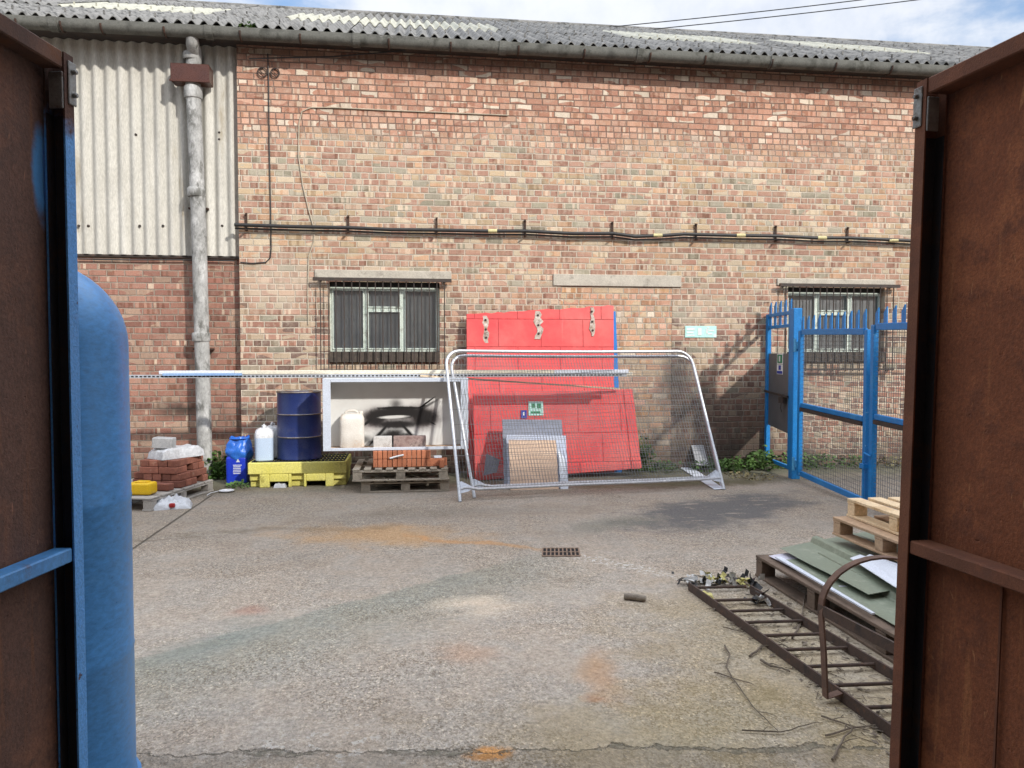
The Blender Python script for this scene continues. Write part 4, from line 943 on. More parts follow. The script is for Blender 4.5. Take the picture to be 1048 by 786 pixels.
# blue container with a blue sack on it
cb = G(244, 494.5); t = thing('blue_container', 'royal blue plastic container with a white label on the ground by the wall', 'container', cb)
m = MB(); m.box(cb.x - .135, cb.x + .135, cb.y - .12, cb.y + .12, 0, .37); m.build('body', M_['royal_blue'], t, bevel=.035, smooth=True, seg=3)
m = MB(); m.box(cb.x - .055, cb.x + .10, cb.y - .124, cb.y - .118, .13, .30); lab_ = m.build('paper_label', M_['royal_blue'], t)
m = MB()
for i in range(6): m.box(cb.x - .045 + rr_.uniform(0, .01), cb.x + .09 - rr_.uniform(0, .035), cb.y - .126, cb.y - .1245, .145 + i * .022, .155 + i * .022)
m.add([(cb.x + .0, cb.y - .126, .30), (cb.x + .05, cb.y - .126, .30), (cb.x + .025, cb.y - .126, .345)], [(0, 1, 2)]); m.build('label_print', M_['label_white'], lab_)
m = MB()
def sack(u, v):
    a = 2 * math.pi * u; z = v; rr = (.11 + .06 * math.sin(math.pi * min(z * 1.15, 1)) ** .8) * (1 if v < .97 else .9)
    nz = noise.noise(Vector((math.cos(a) * 2.2, math.sin(a) * 2.2, z * 2.5))); n2 = noise.noise(Vector((math.cos(a) * 6, math.sin(a) * 6, z * 5)))
    rr *= 1 + .18 * nz + .10 * n2
    return (cb.x + .02 + rr * math.cos(a) * 1.05, cb.y + rr * .85 * math.sin(a), .30 + .32 * z + .03 * nz * (z > .5))
m.grid(sack, 40, 18); m.lathe([(.02, 0), (.13, .0), (.02, .02)], (cb.x + .02, cb.y, .605), 16)
tag(m.build('blue_sack', M_['bag_blue'], loc=(cb.x, cb.y, .3), smooth=True), 'crumpled shiny blue plastic sack set on the blue container', 'sack')

# spill pallet
sA, sB = G(253.5, 498.5), G(354.5, 497.5); sy = 10.22; sx0, sx1_ = P(253.5, 485, sy).x, P(355, 485, sy).x; sh = .325; sd = .80
t = thing('spill_pallet', 'yellow plastic spill pallet carrying the blue drum', 'spill pallet', ((sx0 + sx1_) / 2, sy, 0))
Ws = sx1_ - sx0; m = MB()
rec = [(.0, .115), (.435, .56), (.865, 1.0)]
m.box(sx0 + .012, sx1_ - .012, sy + .055, sy + sd, .085, sh - .012)
m.box(sx0, sx1_, sy, sy + .052, .175, sh); m.box(sx0, sx0 + .035, sy + .054, sy + sd, .175, sh); m.box(sx1_ - .035, sx1_, sy + .054, sy + sd, .175, sh); m.box(sx0 + .037, sx1_ - .037, sy + sd - .03, sy + sd, .175, sh)
for a, b in ((.115, .215), (.405, .435), (.56, .585), (.78, .865)): m.box(sx0 + a * Ws, sx0 + b * Ws, sy, sy + .052, .0, .173)
for a, b in ((.215, .405), (.585, .78)): m.box(sx0 + a * Ws + .001, sx0 + b * Ws - .001, sy, sy + .052, .075, .173)
for a, b in ((0.012, .20), (.42, .575), (.80, .988)): m.box(sx0 + a * Ws, sx0 + b * Ws, sy + .09, sy + sd - .05, 0, .083)
m.build('tray', M_['spill_yellow'], t, bevel=.008)
m = MB()
for i in range(26): x = sx0 + .045 + (Ws - .09) * i / 25; m.box(x - .008, x + .008, sy + .058, sy + sd - .034, sh - .03, sh + .008)
for i in range(4): y = sy + .1 + (sd - .18) * i / 3; m.box(sx0 + .04, sx1_ - .04, y, y + .02, sh - .034, sh + .003)
m.build('grating', M_['grate_black'], t)
m = MB(); m.lathe([(.012, 0), (.012, .01)], (sx0 + Ws * .5, sy - .004, sh - .02), 8)
# drum
dy_ = 10.58; dr = .285; dxc = (P(283.5, 430, dy_).x + P(329, 430, dy_).x) / 2; dz = sh + .01; dh = .90
t = thing('oil_drum', 'dark blue steel drum with a rusty orange top on the yellow spill pallet', 'drum', (dxc, dy_, dz))
m = MB(); m.lathe([(dr, 0), (dr + .006, .006), (dr + .006, .018), (dr, .026), (dr, .285), (dr + .004, .293), (dr + .012, .300), (dr + .004, .307), (dr, .315), (dr, .585), (dr + .004, .593), (dr + .012, .600), (dr + .004, .607), (dr, .615), (dr, dh - .03), (dr, dh - .016)], (dxc, dy_, dz), 56); m.build('body', M_['drum_blue'], t, smooth=True)
for z in (.300, .600): m = MB(); m.tube([(dxc + (dr + .008) * math.cos(a), dy_ + (dr + .008) * math.sin(a), dz + z) for a in [6.2832 * i / 56 for i in range(56)]], .0065, 6, closed=True); m.build('hoop', M_['drum_rim'], t, smooth=True)
m = MB(); m.tube([(dxc + (dr + .001) * math.cos(a), dy_ + (dr + .001) * math.sin(a), dz + dh - .008) for a in [6.2832 * i / 56 for i in range(56)]], .010, 8, closed=True); m.build('rim', M_['drum_rim'], t, smooth=True)
m = MB(); m.lathe([(dr - .004, dh - .03), (dr - .004, dh - .018)], (dxc, dy_, dz), 40); m.lathe([(.03, dh - .018), (.03, dh - .004)], (dxc + .15, dy_ + .05, dz), 12); m.build('lid', M_['drum_lid'], t)

def jerrycan(label, loc, rz, lx, ly, h, mat, liq=None, group=None):
    t = thing('jerrycan', label, 'jerrycan', loc, rz, group); M = Matrix.Translation(Vector(loc)) @ Matrix.Rotation(rz, 4, 'Z')
    k = 10
    def ring(z, sx, sy, ox=0):
        return [(ox + sx * math.copysign(abs(math.cos(a)) ** .45, math.cos(a)), sy * math.copysign(abs(math.sin(a)) ** .45, math.sin(a)), z) for a in [2 * math.pi * (i + .5) / 28 for i in range(28)]]
    def loft(rings):
        m = MB(); m.M = M; n_ = 28; vs = sum(rings, []); fs = []
        for i in range(len(rings) - 1):
            for j in range(n_): fs.append((i * n_ + j, i * n_ + (j + 1) % n_, (i + 1) * n_ + (j + 1) % n_, (i + 1) * n_ + j))
        fs += [tuple(range(n_))[::-1], tuple((len(rings) - 1) * n_ + j for j in range(n_))]; m.add(vs, fs); return m
    a, b = lx / 2, ly / 2; lv = h * .66
    if liq: loft([ring(0, a * .9, b * .9), ring(.015, a, b), ring(lv, a, b)]).build('body', M_[liq], t, smooth=True)
    z0 = lv if liq else 0
    low = [ring(z0, a, b)] if liq else [ring(0, a * .9, b * .9), ring(.015, a, b), ring(h * .4, a * 1.0, b), ring(h * .6, a, b)]
    loft(low + [ring(h * .78, a, b), ring(h * .86, a * .92, b * .9), ring(h * .91, a * .80, b * .6), ring(h * .93, a * .5, b * .45)]).build('shoulder' if liq else 'body', M_[mat], t, smooth=True)
    m = MB(); m.M = M; m.tube([(-a * .55, 0, h * .86), (-a * .5, 0, h * .97), (-a * .2, 0, h), (a * .2, 0, h), (a * .45, 0, h * .96), (a * .5, 0, h * .87)], .016, 8); m.build('handle', M_[mat], t, smooth=True)
    m = MB(); m.M = M; m.lathe([(.028, h * .88), (.03, h * .90), (.03, h * .97), (.024, h * .985)], (a * .72, 0, 0), 14); m.build('cap', M_[mat], t, smooth=True)
    return t
jz = sh + .009
j0 = P(270.5, 465, 10.42); jerrycan('white jerrycan holding bluish liquid on the left end of the yellow spill pallet', (j0.x, 10.42, jz), R(100), .30, .235, .46, 'jerry_white', 'jerry_liquid')
j1 = P(279, 465, 10.70); jerrycan('pale jerrycan tucked behind the one with bluish liquid, beside the drum', (j1.x - .01, 10.74, jz), R(95), .30, .22, .46, 'jerry_white')

# pallets, bricks and cupboard
pa = P(364, 500, 9.62).x
pallet('lower of two old pallets under the white cupboard, resting on the ground', (pa + 1.16, 9.66, 0), R(90), 1.0, 1.10, .15, M_['old_pallet'], 7, .045)
pallet('upper of two old pallets, carrying orange bricks under the white cupboard', (pa + 1.14, 9.61, .151), R(89.3), 1.0, 1.18, .15, M_['old_pallet'], 9, .05)
bz = .305; bx0 = P(381.5, 470, 9.74).x; bw_ = (P(441, 470, 9.74).x - bx0) / 12
ob = brick_obj('orange_brick', M_['orange_brick'], BL, bw_ - .006, .101, .005)
for k in range(2):
    for j in range(2):
        for i in range(12):
            if j and 2 < i < 10 and k == 0: continue
            pos = 'top' if k else 'bottom'; fb = 'front' if j == 0 else 'rear'
            put(ob, Matrix.Identity(4), bx0 + bw_ * (i + .5), 9.74 + .12 + j * .25 + rr_.uniform(-.003, .003), bz + k * .105, R(90), 'clean orange brick on edge in the %s %s row under the white cupboard' % (pos, fb), 'brick', 'orange bricks of the %s %s row' % (pos, fb), .0012)
for x, y, z, rz, lb_ in ((448, 9.80, bz, R(12), 'loose orange brick lying flat just right of the neat orange bricks'), (453, 9.74, bz, R(80), 'orange brick end, rightmost on the upper old pallet')):
    put(ob, Matrix.Identity(4), P(x, 470, y).x, y, z, rz, lb_, 'brick', None, .002)
m = MB(); q = P(447.5, 465, 9.82); m.M = rot_about((q.x, 9.8, bz + .105), 0, 0, .3); m.box(-.05, .05, -.03, .03, 0, .025); tag(m.build('white_scrap', M_['white_sheet'], loc=(q.x, 9.8, bz + .105)), 'white scrap lying on the loose orange brick', 'scrap')
q0, q1 = P(399, 469, 9.735), P(413, 465.5, 9.735)
m = MB(); m.tube([(q0.x, 9.728, q0.z), ((q0.x + q1.x) / 2, 9.722, (q0.z + q1.z) / 2 + .004), (q1.x, 9.728, q1.z)], .011, 6); tag(m.build('white_peg', M_['jerry_white'], loc=(q0.x, 9.73, q0.z), smooth=True), 'short white plastic strip stuck across the front of the orange bricks', 'strip')
# cupboard
cY, cD = 9.80, .30; cx0, cx1 = P(330.5, 420, cY).x, P(479, 420, cY).x; cz0_, cz1 = .519, P(400, 387.3, cY).z
t = thing('white_cupboard', 'open fronted white cupboard laid on its side over the orange bricks, sprayed black inside', 'cupboard', ((-.17), 9.8, .5))
m = MB(); jw = .095; m.box(cx0, cx0 + .018, cY + .012, cY + cD, cz0_ + .02, cz1 - .02); m.box(cx1 - .018, cx1, cY + .012, cY + cD, cz0_ + .02, cz1 - .02); m.box(cx0, cx1, cY + .012, cY + cD, cz1 - .018, cz1)
m.build('carcass', M_['cabinet_white'], t)
m = MB(); m.box(cx0 + .002, cx1 - .002, cY + cD - .016, cY + cD - .002, cz0_ + .022, cz1 - .02); m.build('back_panel', graffiti_back(), t)
m = MB(); m.box(cx0, cx1, cY + .012, cY + cD, cz0_, cz0_ + .018); m.build('floor_panel', M_['cabinet_floor'], t)
m = MB(); m.box(cx0 - .002, cx0 + jw, cY - .012, cY + .010, cz0_ - .004, cz1 + .004); m.box(cx1 - jw, cx1 + .002, cY - .012, cY + .010, cz0_ - .004, cz1 + .004); m.box(cx0 + jw + .001, cx1 - jw - .001, cY - .012, cY + .010, cz1 - .045, cz1 + .004); m.box(cx0 + jw + .001, cx1 - jw - .001, cY - .012, cY + .010, cz0_ - .004, cz0_ + .032); m.build('front_frame', M_['cabinet_edge'], t, bevel=.003)
q = P(360.5, 455, 10.0); jerrycan('stained white jerrycan standing inside the open cupboard', (q.x, 9.98, cz0_ + .019), R(4), .31, .22, .47, 'jerry_cream')
for (x0, x1, y0, y1, mat, lb_) in ((382, 401, 446, 457, 'pale_block', 'short pale faced block on the cupboard floor beside the jerrycan'), (402.5, 436, 445, 456, 'burnt_block', 'long scorched block on the cupboard floor under the black spray')):
    a, b = P(x0, y0, 9.87), P(x1, y1, 9.87); m = MB(); m.box(a.x, b.x, 9.87, 10.0, cz0_ + .0185, cz0_ + .16); tag(m.build('block', M_[mat], loc=((a.x + b.x) / 2, 9.93, cz0_ + .0185), bevel=.006), lb_, 'block')
# poles on the cupboard
ztop = cz1 + .006
def channel(mb, x0, x1, y, z, s=.041, t=.004, slots=False):
    mb.box(x0, x1, y - s / 2, y - s / 2 + t, z, z + s); mb.box(x0, x1, y + s / 2 - t, y + s / 2, z, z + s); mb.box(x0, x1, y - s / 2 + t, y + s / 2 - t, z, z + t)
xa = P(120, 385, 10.13).x; xb = P(641, 384, 10.13).x
t = thing('strut_channel', 'long slotted steel channel, lowest of the lengths lying across the white cupboard', 'channel', (-.2, 10.0, ztop))
m = MB(); m.box(xa, xb, 10.112, 10.116, ztop, ztop + .041); m.box(xa, xb, 10.15, 10.154, ztop, ztop + .041); m.box(xa, xb, 10.116, 10.15, ztop + .036, ztop + .041); m.build('channel', M_['galv_dull'], t)
m = MB(); x = xa + .02
while x < xb - .05: m.box(x, x + .03, 10.109, 10.1118, ztop + .012, ztop + .028); x += .05
o = m.build('slots', M_['hole_black'], t); o['kind'] = 'stuff'
xa = P(163, 380, 10.13).x; xm1 = P(240, 380, 10.13).x; xm2 = P(567, 380, 10.13).x; xb = P(643, 379, 10.13).x; z = ztop + .042
t = thing('pole', 'long square pole with blue ends on top of the slotted channel', 'pole', (0, 10.0, z))
for x0, x1, mt, nm in ((xa, xm1, 'lilac_pole', 'blue_end'), (xm1 + .001, xm2, 'cream_pole', 'shaft'), (xm2 + .001, xb, 'lilac_pole', 'blue_end')):
    m = MB(); m.box(x0, x1, 10.105, 10.16, z, z + .05); m.build(nm, M_[mt], t, bevel=.006)
m = MB(); m.box(xa + .05, xm1 + .1, 10.085, 10.103, z - .012, z + .018); o = m.build('blue_strip', M_['blue_pole'], t)
a, b = P(340, 384.5, 10.21), P(640, 382.5, 10.21); m = MB(); m.bar((a.x, 10.21, ztop + .028), (b.x + .1, 10.22, ztop + .03), .045, .05); tag(m.build('pole', M_['cream_pole'], loc=(a.x, 10.12, ztop), bevel=.006), 'shorter cream pole lying behind the long blue ended one', 'pole')
a = P(430, 385.5, 10.06); b = Vector((P(634, 400.5, 10.63).x, 10.62, 1.235)); m = MB(); m.bar((a.x, 10.07, ztop + .02), b, .03, .022); tag(m.build('batten', M_['pale_timber'], loc=(a.x, 10.07, ztop)), 'thin pale batten sloping from the cupboard to the lower red sheet', 'batten')

# ------------------------------------------------------------------ blue palisade gates
P0, P1 = Vector((5.29, 10.0, 0)), Vector((5.10, 7.97, 0)); PWL = Vector((5.41, 11.10, 0))
gd = (P1 - P0).normalized()
BLU = M_['gate_blue']
def pale(mb, p, z0, z1, wd=.078, d=gd):
    """pointed palisade pale facing square to the fence line"""
    a = p - d * wd / 2; b = p + d * wd / 2; nrm = Vector((d.y, -d.x, 0)) * .012
    pts = [(a, z0), (b, z0), (b, z1), (b - (b - a) * .15, z1), (a, z1 - .065)]
    mb.slab([Vector((q.x, q.y, z)) + nrm for q, z in pts], -nrm * 1.0)
t = thing('gate_post', 'thick blue steel post between the grey panelled gate and the mesh gates', 'post', P0)
m = MB(); m.M = Matrix.Translation(P0 + gd * -.02) @ Matrix.Rotation(math.atan2(gd.y, gd.x), 4, 'Z'); m.box(-.06, .06, -.06, .06, 0, 2.36); m.build('shaft', BLU, t, bevel=.006)
for z in (.22, 1.85):
    m = MB(); m.M = Matrix.Translation(P0) @ Matrix.Rotation(math.atan2(gd.y, gd.x), 4, 'Z'); m.box(.042, .09, -.035, .035, z - .05, z + .05); m.lathe([(.018, z - .09), (.018, z + .09)], (.075, -.05, 0), 10); m.build('hinge', M_['gate_blue_light'], t)
# pedestrian door
dA, dB = PWL + gd * .02, P0 - gd * .16
t = thing('pedestrian_gate', 'narrow blue framed gate with a grey sheet panel and two notices beside the wall', 'gate', (dA + dB) / 2)
m = MB()
for q in (dA, dB): m.bar((q.x, q.y, .10), (q.x, q.y, 2.33), .06, .075, gd)
for z, h in ((2.31, .05), (2.13, .045), (.13, .05)): m.bar(Vector((dA.x, dA.y, z)) + gd * .04, Vector((dB.x, dB.y, z)) - gd * .04, .045, h)
m.build('frame', BLU, t, bevel=.004)
for i in range(5):
    q = dA.lerp(dB, .1 + .85 * i / 4); m = MB(); pale(m, q, 2.12, 2.50); m.build('pale', BLU, t)
m = MB(); ia, ib = dA + gd * .04, dB - gd * .04; off = Vector((gd.y, -gd.x, 0)) * .012
m.slab([Vector((ia.x, ia.y, .66)), Vector((ib.x, ib.y, .60)), Vector((ib.x, ib.y, 1.74)), Vector((ia.x, ia.y, 1.74))], off * .3); m.build('sheet_panel', M_['grey_steel'], t)
nsd = Vector((gd.y, -gd.x, 0)); nsd = nsd if nsd.x < 0 else -nsd                     # towards the yard
def on_panel(u0, u1, z0, z1, lift, nm, mat, par):
    a, b = ia.lerp(ib, u0), ia.lerp(ib, u1); m = MB(); m.slab([Vector((a.x, a.y, z0)) + nsd * lift, Vector((b.x, b.y, z0)) + nsd * lift, Vector((b.x, b.y, z1)) + nsd * lift, Vector((a.x, a.y, z1)) + nsd * lift], nsd * .003); return m.build(nm, M_[mat], par)
s1 = on_panel(.42, .70, 1.585, 1.735, .008, 'notice', 'sign_white', t); on_panel(.45, .67, 1.60, 1.72, .012, 'green_field', 'sign_green', s1)
on_panel(.53, .59, 1.62, 1.70, .016, 'running_figure', 'sign_white', s1)
s2 = on_panel(.42, .70, 1.435, 1.58, .008, 'notice', 'sign_white', t); on_panel(.44, .68, 1.445, 1.485, .012, 'blue_field', 'sign_blue', s2); on_panel(.51, .61, 1.50, 1.565, .012, 'blue_symbol', 'sign_blue', s2)
m = MB(); a, b = dA, dB; m.bar(Vector((a.x, a.y, 1.17)) + nsd * .05, Vector((b.x, b.y, 1.13)) + nsd * .05, .025, .03); m.build('panic_bar', M_['dark_iron'], t)
m = MB(); q = ia.lerp(ib, .82); m.M = Matrix.Translation(Vector((q.x, q.y, 1.06)) + nsd * .05); m.box(-.03, .03, -.06, .06, -.03, .06); m.tube([(0, .03, -.02), (0, .05, -.1), (0, .02, -.16)], .006, 5); m.build('lock', M_['dark_iron'], t)
def leaf(q0, q1, label, z0s, z1s):
    t = thing('mesh_gate', label, 'gate', (q0 + q1) / 2, 0, 'pair of blue mesh gates'); f = MB(); L = (q1 - q0).length
    def at(u, z): p = q0.lerp(q1, u); return Vector((p.x, p.y, z - .05 * u))
    for u in (.02, .98): f.bar(at(u, .07), at(u, 2.05), .06, .07, gd)
    for z, h in ((2.03, .075), (1.04, .06), (.11, .07)): f.bar(at(.05, z), at(.95, z), .05, h)
    f.build('frame', BLU, t, bevel=.005)
    for i in range(11): m = MB(); pale(m, q0.lerp(q1, .05 + .92 * i / 10.3), 2.0, 2.235, .066); m.build('pale', BLU, t)
    wm = MB(); k = int(L / .05)
    for i in range(1, k): u = .04 + .92 * i / k; wm.tube([at(u, .1), at(u, 2.0)], .0030, 4, caps=False)
    for i in range(1, 36): z = .1 + 1.92 * i / 36; wm.tube([at(.04, z), at(.96, z)], .0026, 4, caps=False)
    wm.build('wire_mesh', M_['galv_wire'], t)
    m = MB(); m.bar(at(.05, .985) + nsd * .012, at(.95, .985) + nsd * .012, .05, .045); m.build('underside_shade_bar', M_['dark_iron'], t)  # dark bar paints in the shaded underside of the mid rail
    return at
at1 = leaf(P0 + gd * .12, P1 - gd * .035, 'blue mesh gate with spikes hung on the thick blue post', 0, 0)
leaf(P1 + gd * .035, P1 + gd * 2.0, 'blue mesh gate with spikes partly hidden by the rusty gate on the right', 0, 0)
m = MB(); q = P1 + nsd * .06; m.tube([(q.x, q.y, .03), (q.x, q.y, .62)], .014, 8); m.tube([(q.x - .0, q.y, .62), (q.x, q.y - .12, .60)], .012, 8); m.box(q.x - .03, q.x + .03, q.y - .04, q.y + .04, .45, .50); tag(m.build('drop_bolt', M_['gate_blue'], loc=(q.x, q.y, 0), smooth=True), 'blue drop bolt standing where the two mesh gates meet', 'bolt')

# ------------------------------------------------------------------ weeds along the wall
wl = [('bushy weed growing between the downpipe and the blue container', G(226, 489), .21, .42, 260, .08), ('weed in front of the blue container', G(245, 499), .16, .07, 60, .045),
      ('tall weed climbing the wall right of the lower red sheet', Vector((3.42, 10.95, 0)), .16, .62, 170, .06), ('low weed patch at the wall foot left of the grey slab', Vector((3.75, 10.92, 0)), .25, .18, 120, .05),
      ('low leafy weed at the wall foot right of the grey slab', Vector((4.45, 10.93, 0)), .30, .20, 150, .055), ('low leafy weed halfway between grey slab and narrow gate', Vector((4.85, 10.88, 0)), .28, .20, 160, .06),
      ('broad leaved weed against the hinge side of the narrow blue gate', Vector((5.27, 10.90, 0)), .22, .36, 170, .075), ('weed seen through the foot of the narrow blue gate', Vector((5.85, 10.95, 0)), .25, .32, 140, .06),
      ('weed seen through the first mesh gate, nearest the post', Vector((6.15, 10.98, 0)), .25, .26, 120, .06), ('weed seen through the middle of the first mesh gate', Vector((6.75, 11.0, 0)), .30, .18, 120, .06),
      ('dry weed clump seen through the second mesh gate', Vector((7.35, 11.0, 0)), .30, .16, 110, .06), ('flat mossy weed on the concrete in front of the narrow gate', Vector((4.75, 10.2, 0)), .35, .03, 120, .04)]
for lb_, p, r, h, nl, s in wl: weed(p, r, h, int(nl * 1.5), s, lb_, 'weeds along the foot of the wall', 'leaf_dry' if 'dry' in lb_ or 'mossy' in lb_ else 'leaf_green')

# ------------------------------------------------------------------ small things on the ground
dc = [G(555.5, 561.5), G(592, 561.5), G(593.5, 569.5), G(555, 569.5)]
t = thing('drain_grate', 'rusty iron drain grate set flush in the concrete', 'drain', (dc[0] + dc[2]) / 2)
m = MB(); m.slab([q + Vector((0, 0, .002)) for q in dc], (0, 0, .002)); m.build('pit', M_['hole_black'], t)
D = lean(dc[3], dc[2], dc[0], dc[1]); m = MB()
for v in (0, .5, 1): m.bar(D(0, v) + Vector((0, 0, .004)), D(1, v) + Vector((0, 0, .004)), .022, .008)
for i in range(10): m.bar(D(i / 9, 0) + Vector((0, 0, .0045)), D(i / 9 , 1) + Vector((0, 0, .0045)), .012, .008)
m.build('grate', M_['drain_iron'], t)
a, b = G(639, 613.5), G(661, 616); m = MB(); up = Vector((0, 0, .024)); m.tube([a + up, a.lerp(b, .4) + up * 1.1, a.lerp(b, .75) + up, b + up], [.021, .024, .023, .018], 10); tag(m.build('stick', M_['log'], loc=(a + b) / 2, smooth=True), 'short thick broken stick lying alone on the open concrete', 'stick')
q = G(232, 503.5); m = MB(); m.lathe([(.02, 0), (.075, .002), (.095, .02), (.09, .022), (.07, .010), (.02, .008)], (q.x, q.y, .002), 24); m.tube([(q.x - .08, q.y - .03, .02), (q.x - .16, q.y - .12, .015), (q.x - .18, q.y - .24, .005)], .006, 5); tag(m.build('plastic_dish', M_['jerry_white'], loc=q, smooth=True), 'round white plastic lid with a trailing strap on the concrete', 'lid')
q = G(287, 498.5); soft('white_scrap', M_['bag_white'], Matrix.Translation((q.x, q.y - .02, 0)), .16, .10, .05, 9, (q.x, q.y, 0), 0, 'crumpled white scrap on the ground under the yellow spill pallet', 'scrap', .02, 12, 8)

# ladder
l0, l1 = G(705, 596, .06), G(912, 742, .06); r0, r1 = G(768, 599, .06), G(915, 683, .06)
ld = (l1 - l0).normalized(); l1 = l0 + ld * 3.4; rd = (r1 - r0).normalized(); r0 = r0; r1 = r0 + (ld * .7 + rd * .3).normalized() * 3.4
t = thing('iron_ladder', 'rusty iron ladder lying flat on the concrete with a safety hoop standing on it', 'ladder', (l0 + r0) / 2 - Vector((0, 0, .06)))
up = Vector((0, 0, -.028))
for a, b in ((l0, l1), (r0, r1)):
    m = MB(); m.bar(a + up, b + up, .012, .062); m.build('stile', M_['rust_rod'], t, bevel=.002)
def on(a, b, Y): k = (Y - a.y) / (b.y - a.y); return a.lerp(b, k)
for py in (596.5, 611, 622.5, 634.7, 649, 664.5, 683, 704, 729):
    Y = G(800, py, .035).y - (.0 if py > 600 else .02); m = MB(); pL, pR = on(l0, l1, Y), on(r0, r1, Y - .02); m.tube([pL + up, pR + up], .0105, 8); m.build('rung', M_['rust_rod'], t, smooth=True)
for k in (2.75, 2.98, 3.2):
    m = MB(); m.tube([l0 + ld * k + up, r0 + (r1 - r0).normalized() * (k - .05) + up], .0105, 8); m.build('rung', M_['rust_rod'], t, smooth=True)
hY = 3.50; hl, hr = on(l0, l1, hY), on(r0, r1, hY); hx0 = hl.x - .085; hw = .62
hp = [(hl.x, hY, .05), (hx0, hY, .03), (hx0 - .012, hY, .25), (hx0 - .02, hY + .02, .45)]
for i in range(1, 17):
    an = math.pi - math.pi * i / 16; hp.append((hx0 - .02 + hw / 2 + hw / 2 * math.cos(an), hY + .02, .47 + hw / 2 * .78 * math.sin(an)))
hp += [(hx0 + hw - .02, hY + .01, .25), (hx0 + hw - .05, hY, .04), (hr.x, hY, .04)]
m = MB()
for i in range(len(hp) - 1): m.bar(hp[i], Vector(hp[i + 1]) + (Vector(hp[i + 1]) - Vector(hp[i])).normalized() * .006, .04, .010, (0, 1, 0)) if False else None
def ribbon(mb, pts, wd, th):                       # flat bar bent in the x-z plane, width along y
    pts = [Vector(p) for p in pts]; vs, fs = [], []
    for i, p in enumerate(pts):
        tn = (pts[min(i + 1, len(pts) - 1)] - pts[max(i - 1, 0)]).normalized(); nn = Vector((-tn.z, 0, tn.x)).normalized() * th / 2; w_ = Vector((0, wd / 2, 0))
        vs += [p - w_ - nn, p + w_ - nn, p + w_ + nn, p - w_ + nn]
    for i in range(len(pts) - 1):
        for j in range(4): fs.append((i * 4 + j, i * 4 + (j + 1) % 4, i * 4 + 4 + (j + 1) % 4, i * 4 + 4 + j))
    fs += [(3, 2, 1, 0), tuple(4 * (len(pts) - 1) + j for j in range(4))]; mb.add(vs, fs)
ribbon(m, hp, .045, .010); m.build('safety_hoop', M_['hoop_rust'], t)
m = MB(); m.bar((hx0 - .02, hY + .04, .46), (hx0 + .12, hY - 1.6, .47), .012, .05); m.build('hoop_strap', M_['rust_rod'], t)
# tattered tape on its far end
rt = random.Random(21)
def scraps(c, n_, sp, lab, mats, name='tape_scrap'):
    t = thing(name, lab, 'tape', c)
    for k_, mt in enumerate(mats):
        for _ in range(n_):
            m = MB()
            p = Vector(c) + Vector((rt.gauss(0, sp[0]), rt.gauss(0, sp[1]), rt.uniform(.004, .07))); d = Vector((rt.uniform(-1, 1), rt.uniform(-1, 1), rt.uniform(-.5, .5))).normalized(); s = d.cross(Vector((rt.uniform(-1, 1), rt.uniform(-1, 1), rt.uniform(.2, 1)))).normalized(); L = rt.uniform(.04, .15); wv = rt.uniform(.008, .022)
            pts = []
            for q in range(5): w2 = noise.noise(Vector((q * .9 + _ * 3, k_ * 5, 1))) * .035; c0 = p + d * L * (q / 4 - .5) + Vector((0, 0, w2)); c0.z = max(c0.z, .008); pts += [c0 + s * wv, c0 - s * wv]
            for v in pts: v.z = max(v.z, .004)
            m.add(pts, [(2 * q, 2 * q + 1, 2 * q + 3, 2 * q + 2) for q in range(4)])
            m.build('strip', M_[mt], t)
scraps(G(735, 597), 9, (.13, .05), 'tangle of torn black, white and yellow tape caught on the far end of the ladder', ['tape_black', 'tape_white', 'tape_yellow', 'tape_black'])
scraps(G(706, 598), 5, (.03, .05), 'small knot of torn black and white tape on the far left corner of the ladder', ['tape_black', 'tape_white'])
scraps(G(763, 601), 6, (.06, .05), 'torn yellow and black tape on the far right corner of the ladder', ['tape_yellow', 'tape_black'])
scraps(G(778, 620), 5, (.035, .06), 'torn white and black tape on the ground between the first ladder rungs', ['tape_white', 'tape_black'])
q = G(723, 612.5); m = MB(); soft('yellow_scrap', M_['tape_yellow'], Matrix.Translation(q), .10, .06, .045, 4, q, 0, 'crumpled yellow scrap beside the far end of the ladder', 'scrap', .03, 12, 8)
# twigs
tw = [([(742, 662), (747, 672), (743, 684), (752, 700), (770, 725), (796, 750)], .005, 'long thin curving twig alone on the concrete left of the ladder'), ([(731, 690), (745, 694), (767, 701)], .005, 'short straight twig crossing the long curving one'), ([(740, 644), (760, 648), (775, 645)], .004, 'thin twig left of the ladder near its far end'),
      ([(768, 674), (780, 664), (800, 662), (812, 668)], .007, 'forked dark branch inside the ladder, nearer its far end'), ([(778, 678), (788, 684), (800, 686), (808, 690)], .008, 'short dark branch beside the forked one inside the ladder'),
      ([(810, 655), (820, 640), (824, 615), (826, 605)], .007, 'bent stick leaning from the ladder towards the green sheets'), ([(845, 755), (870, 748), (895, 745), (912, 740)], .005, 'pale twig in the leaf litter beside the near stile'),
      ([(852, 780), (862, 760), (872, 750), (866, 746)], .006, 'curved pale twig nearest the camera by the rusty gate'), ([(840, 735), (862, 742), (890, 750)], .005, 'thin twig lying under the near ladder stile'), ([(760, 600 + 150), (800, 752), (835, 742)], .004, 'slender twig on the mossy concrete left of the near stile')]
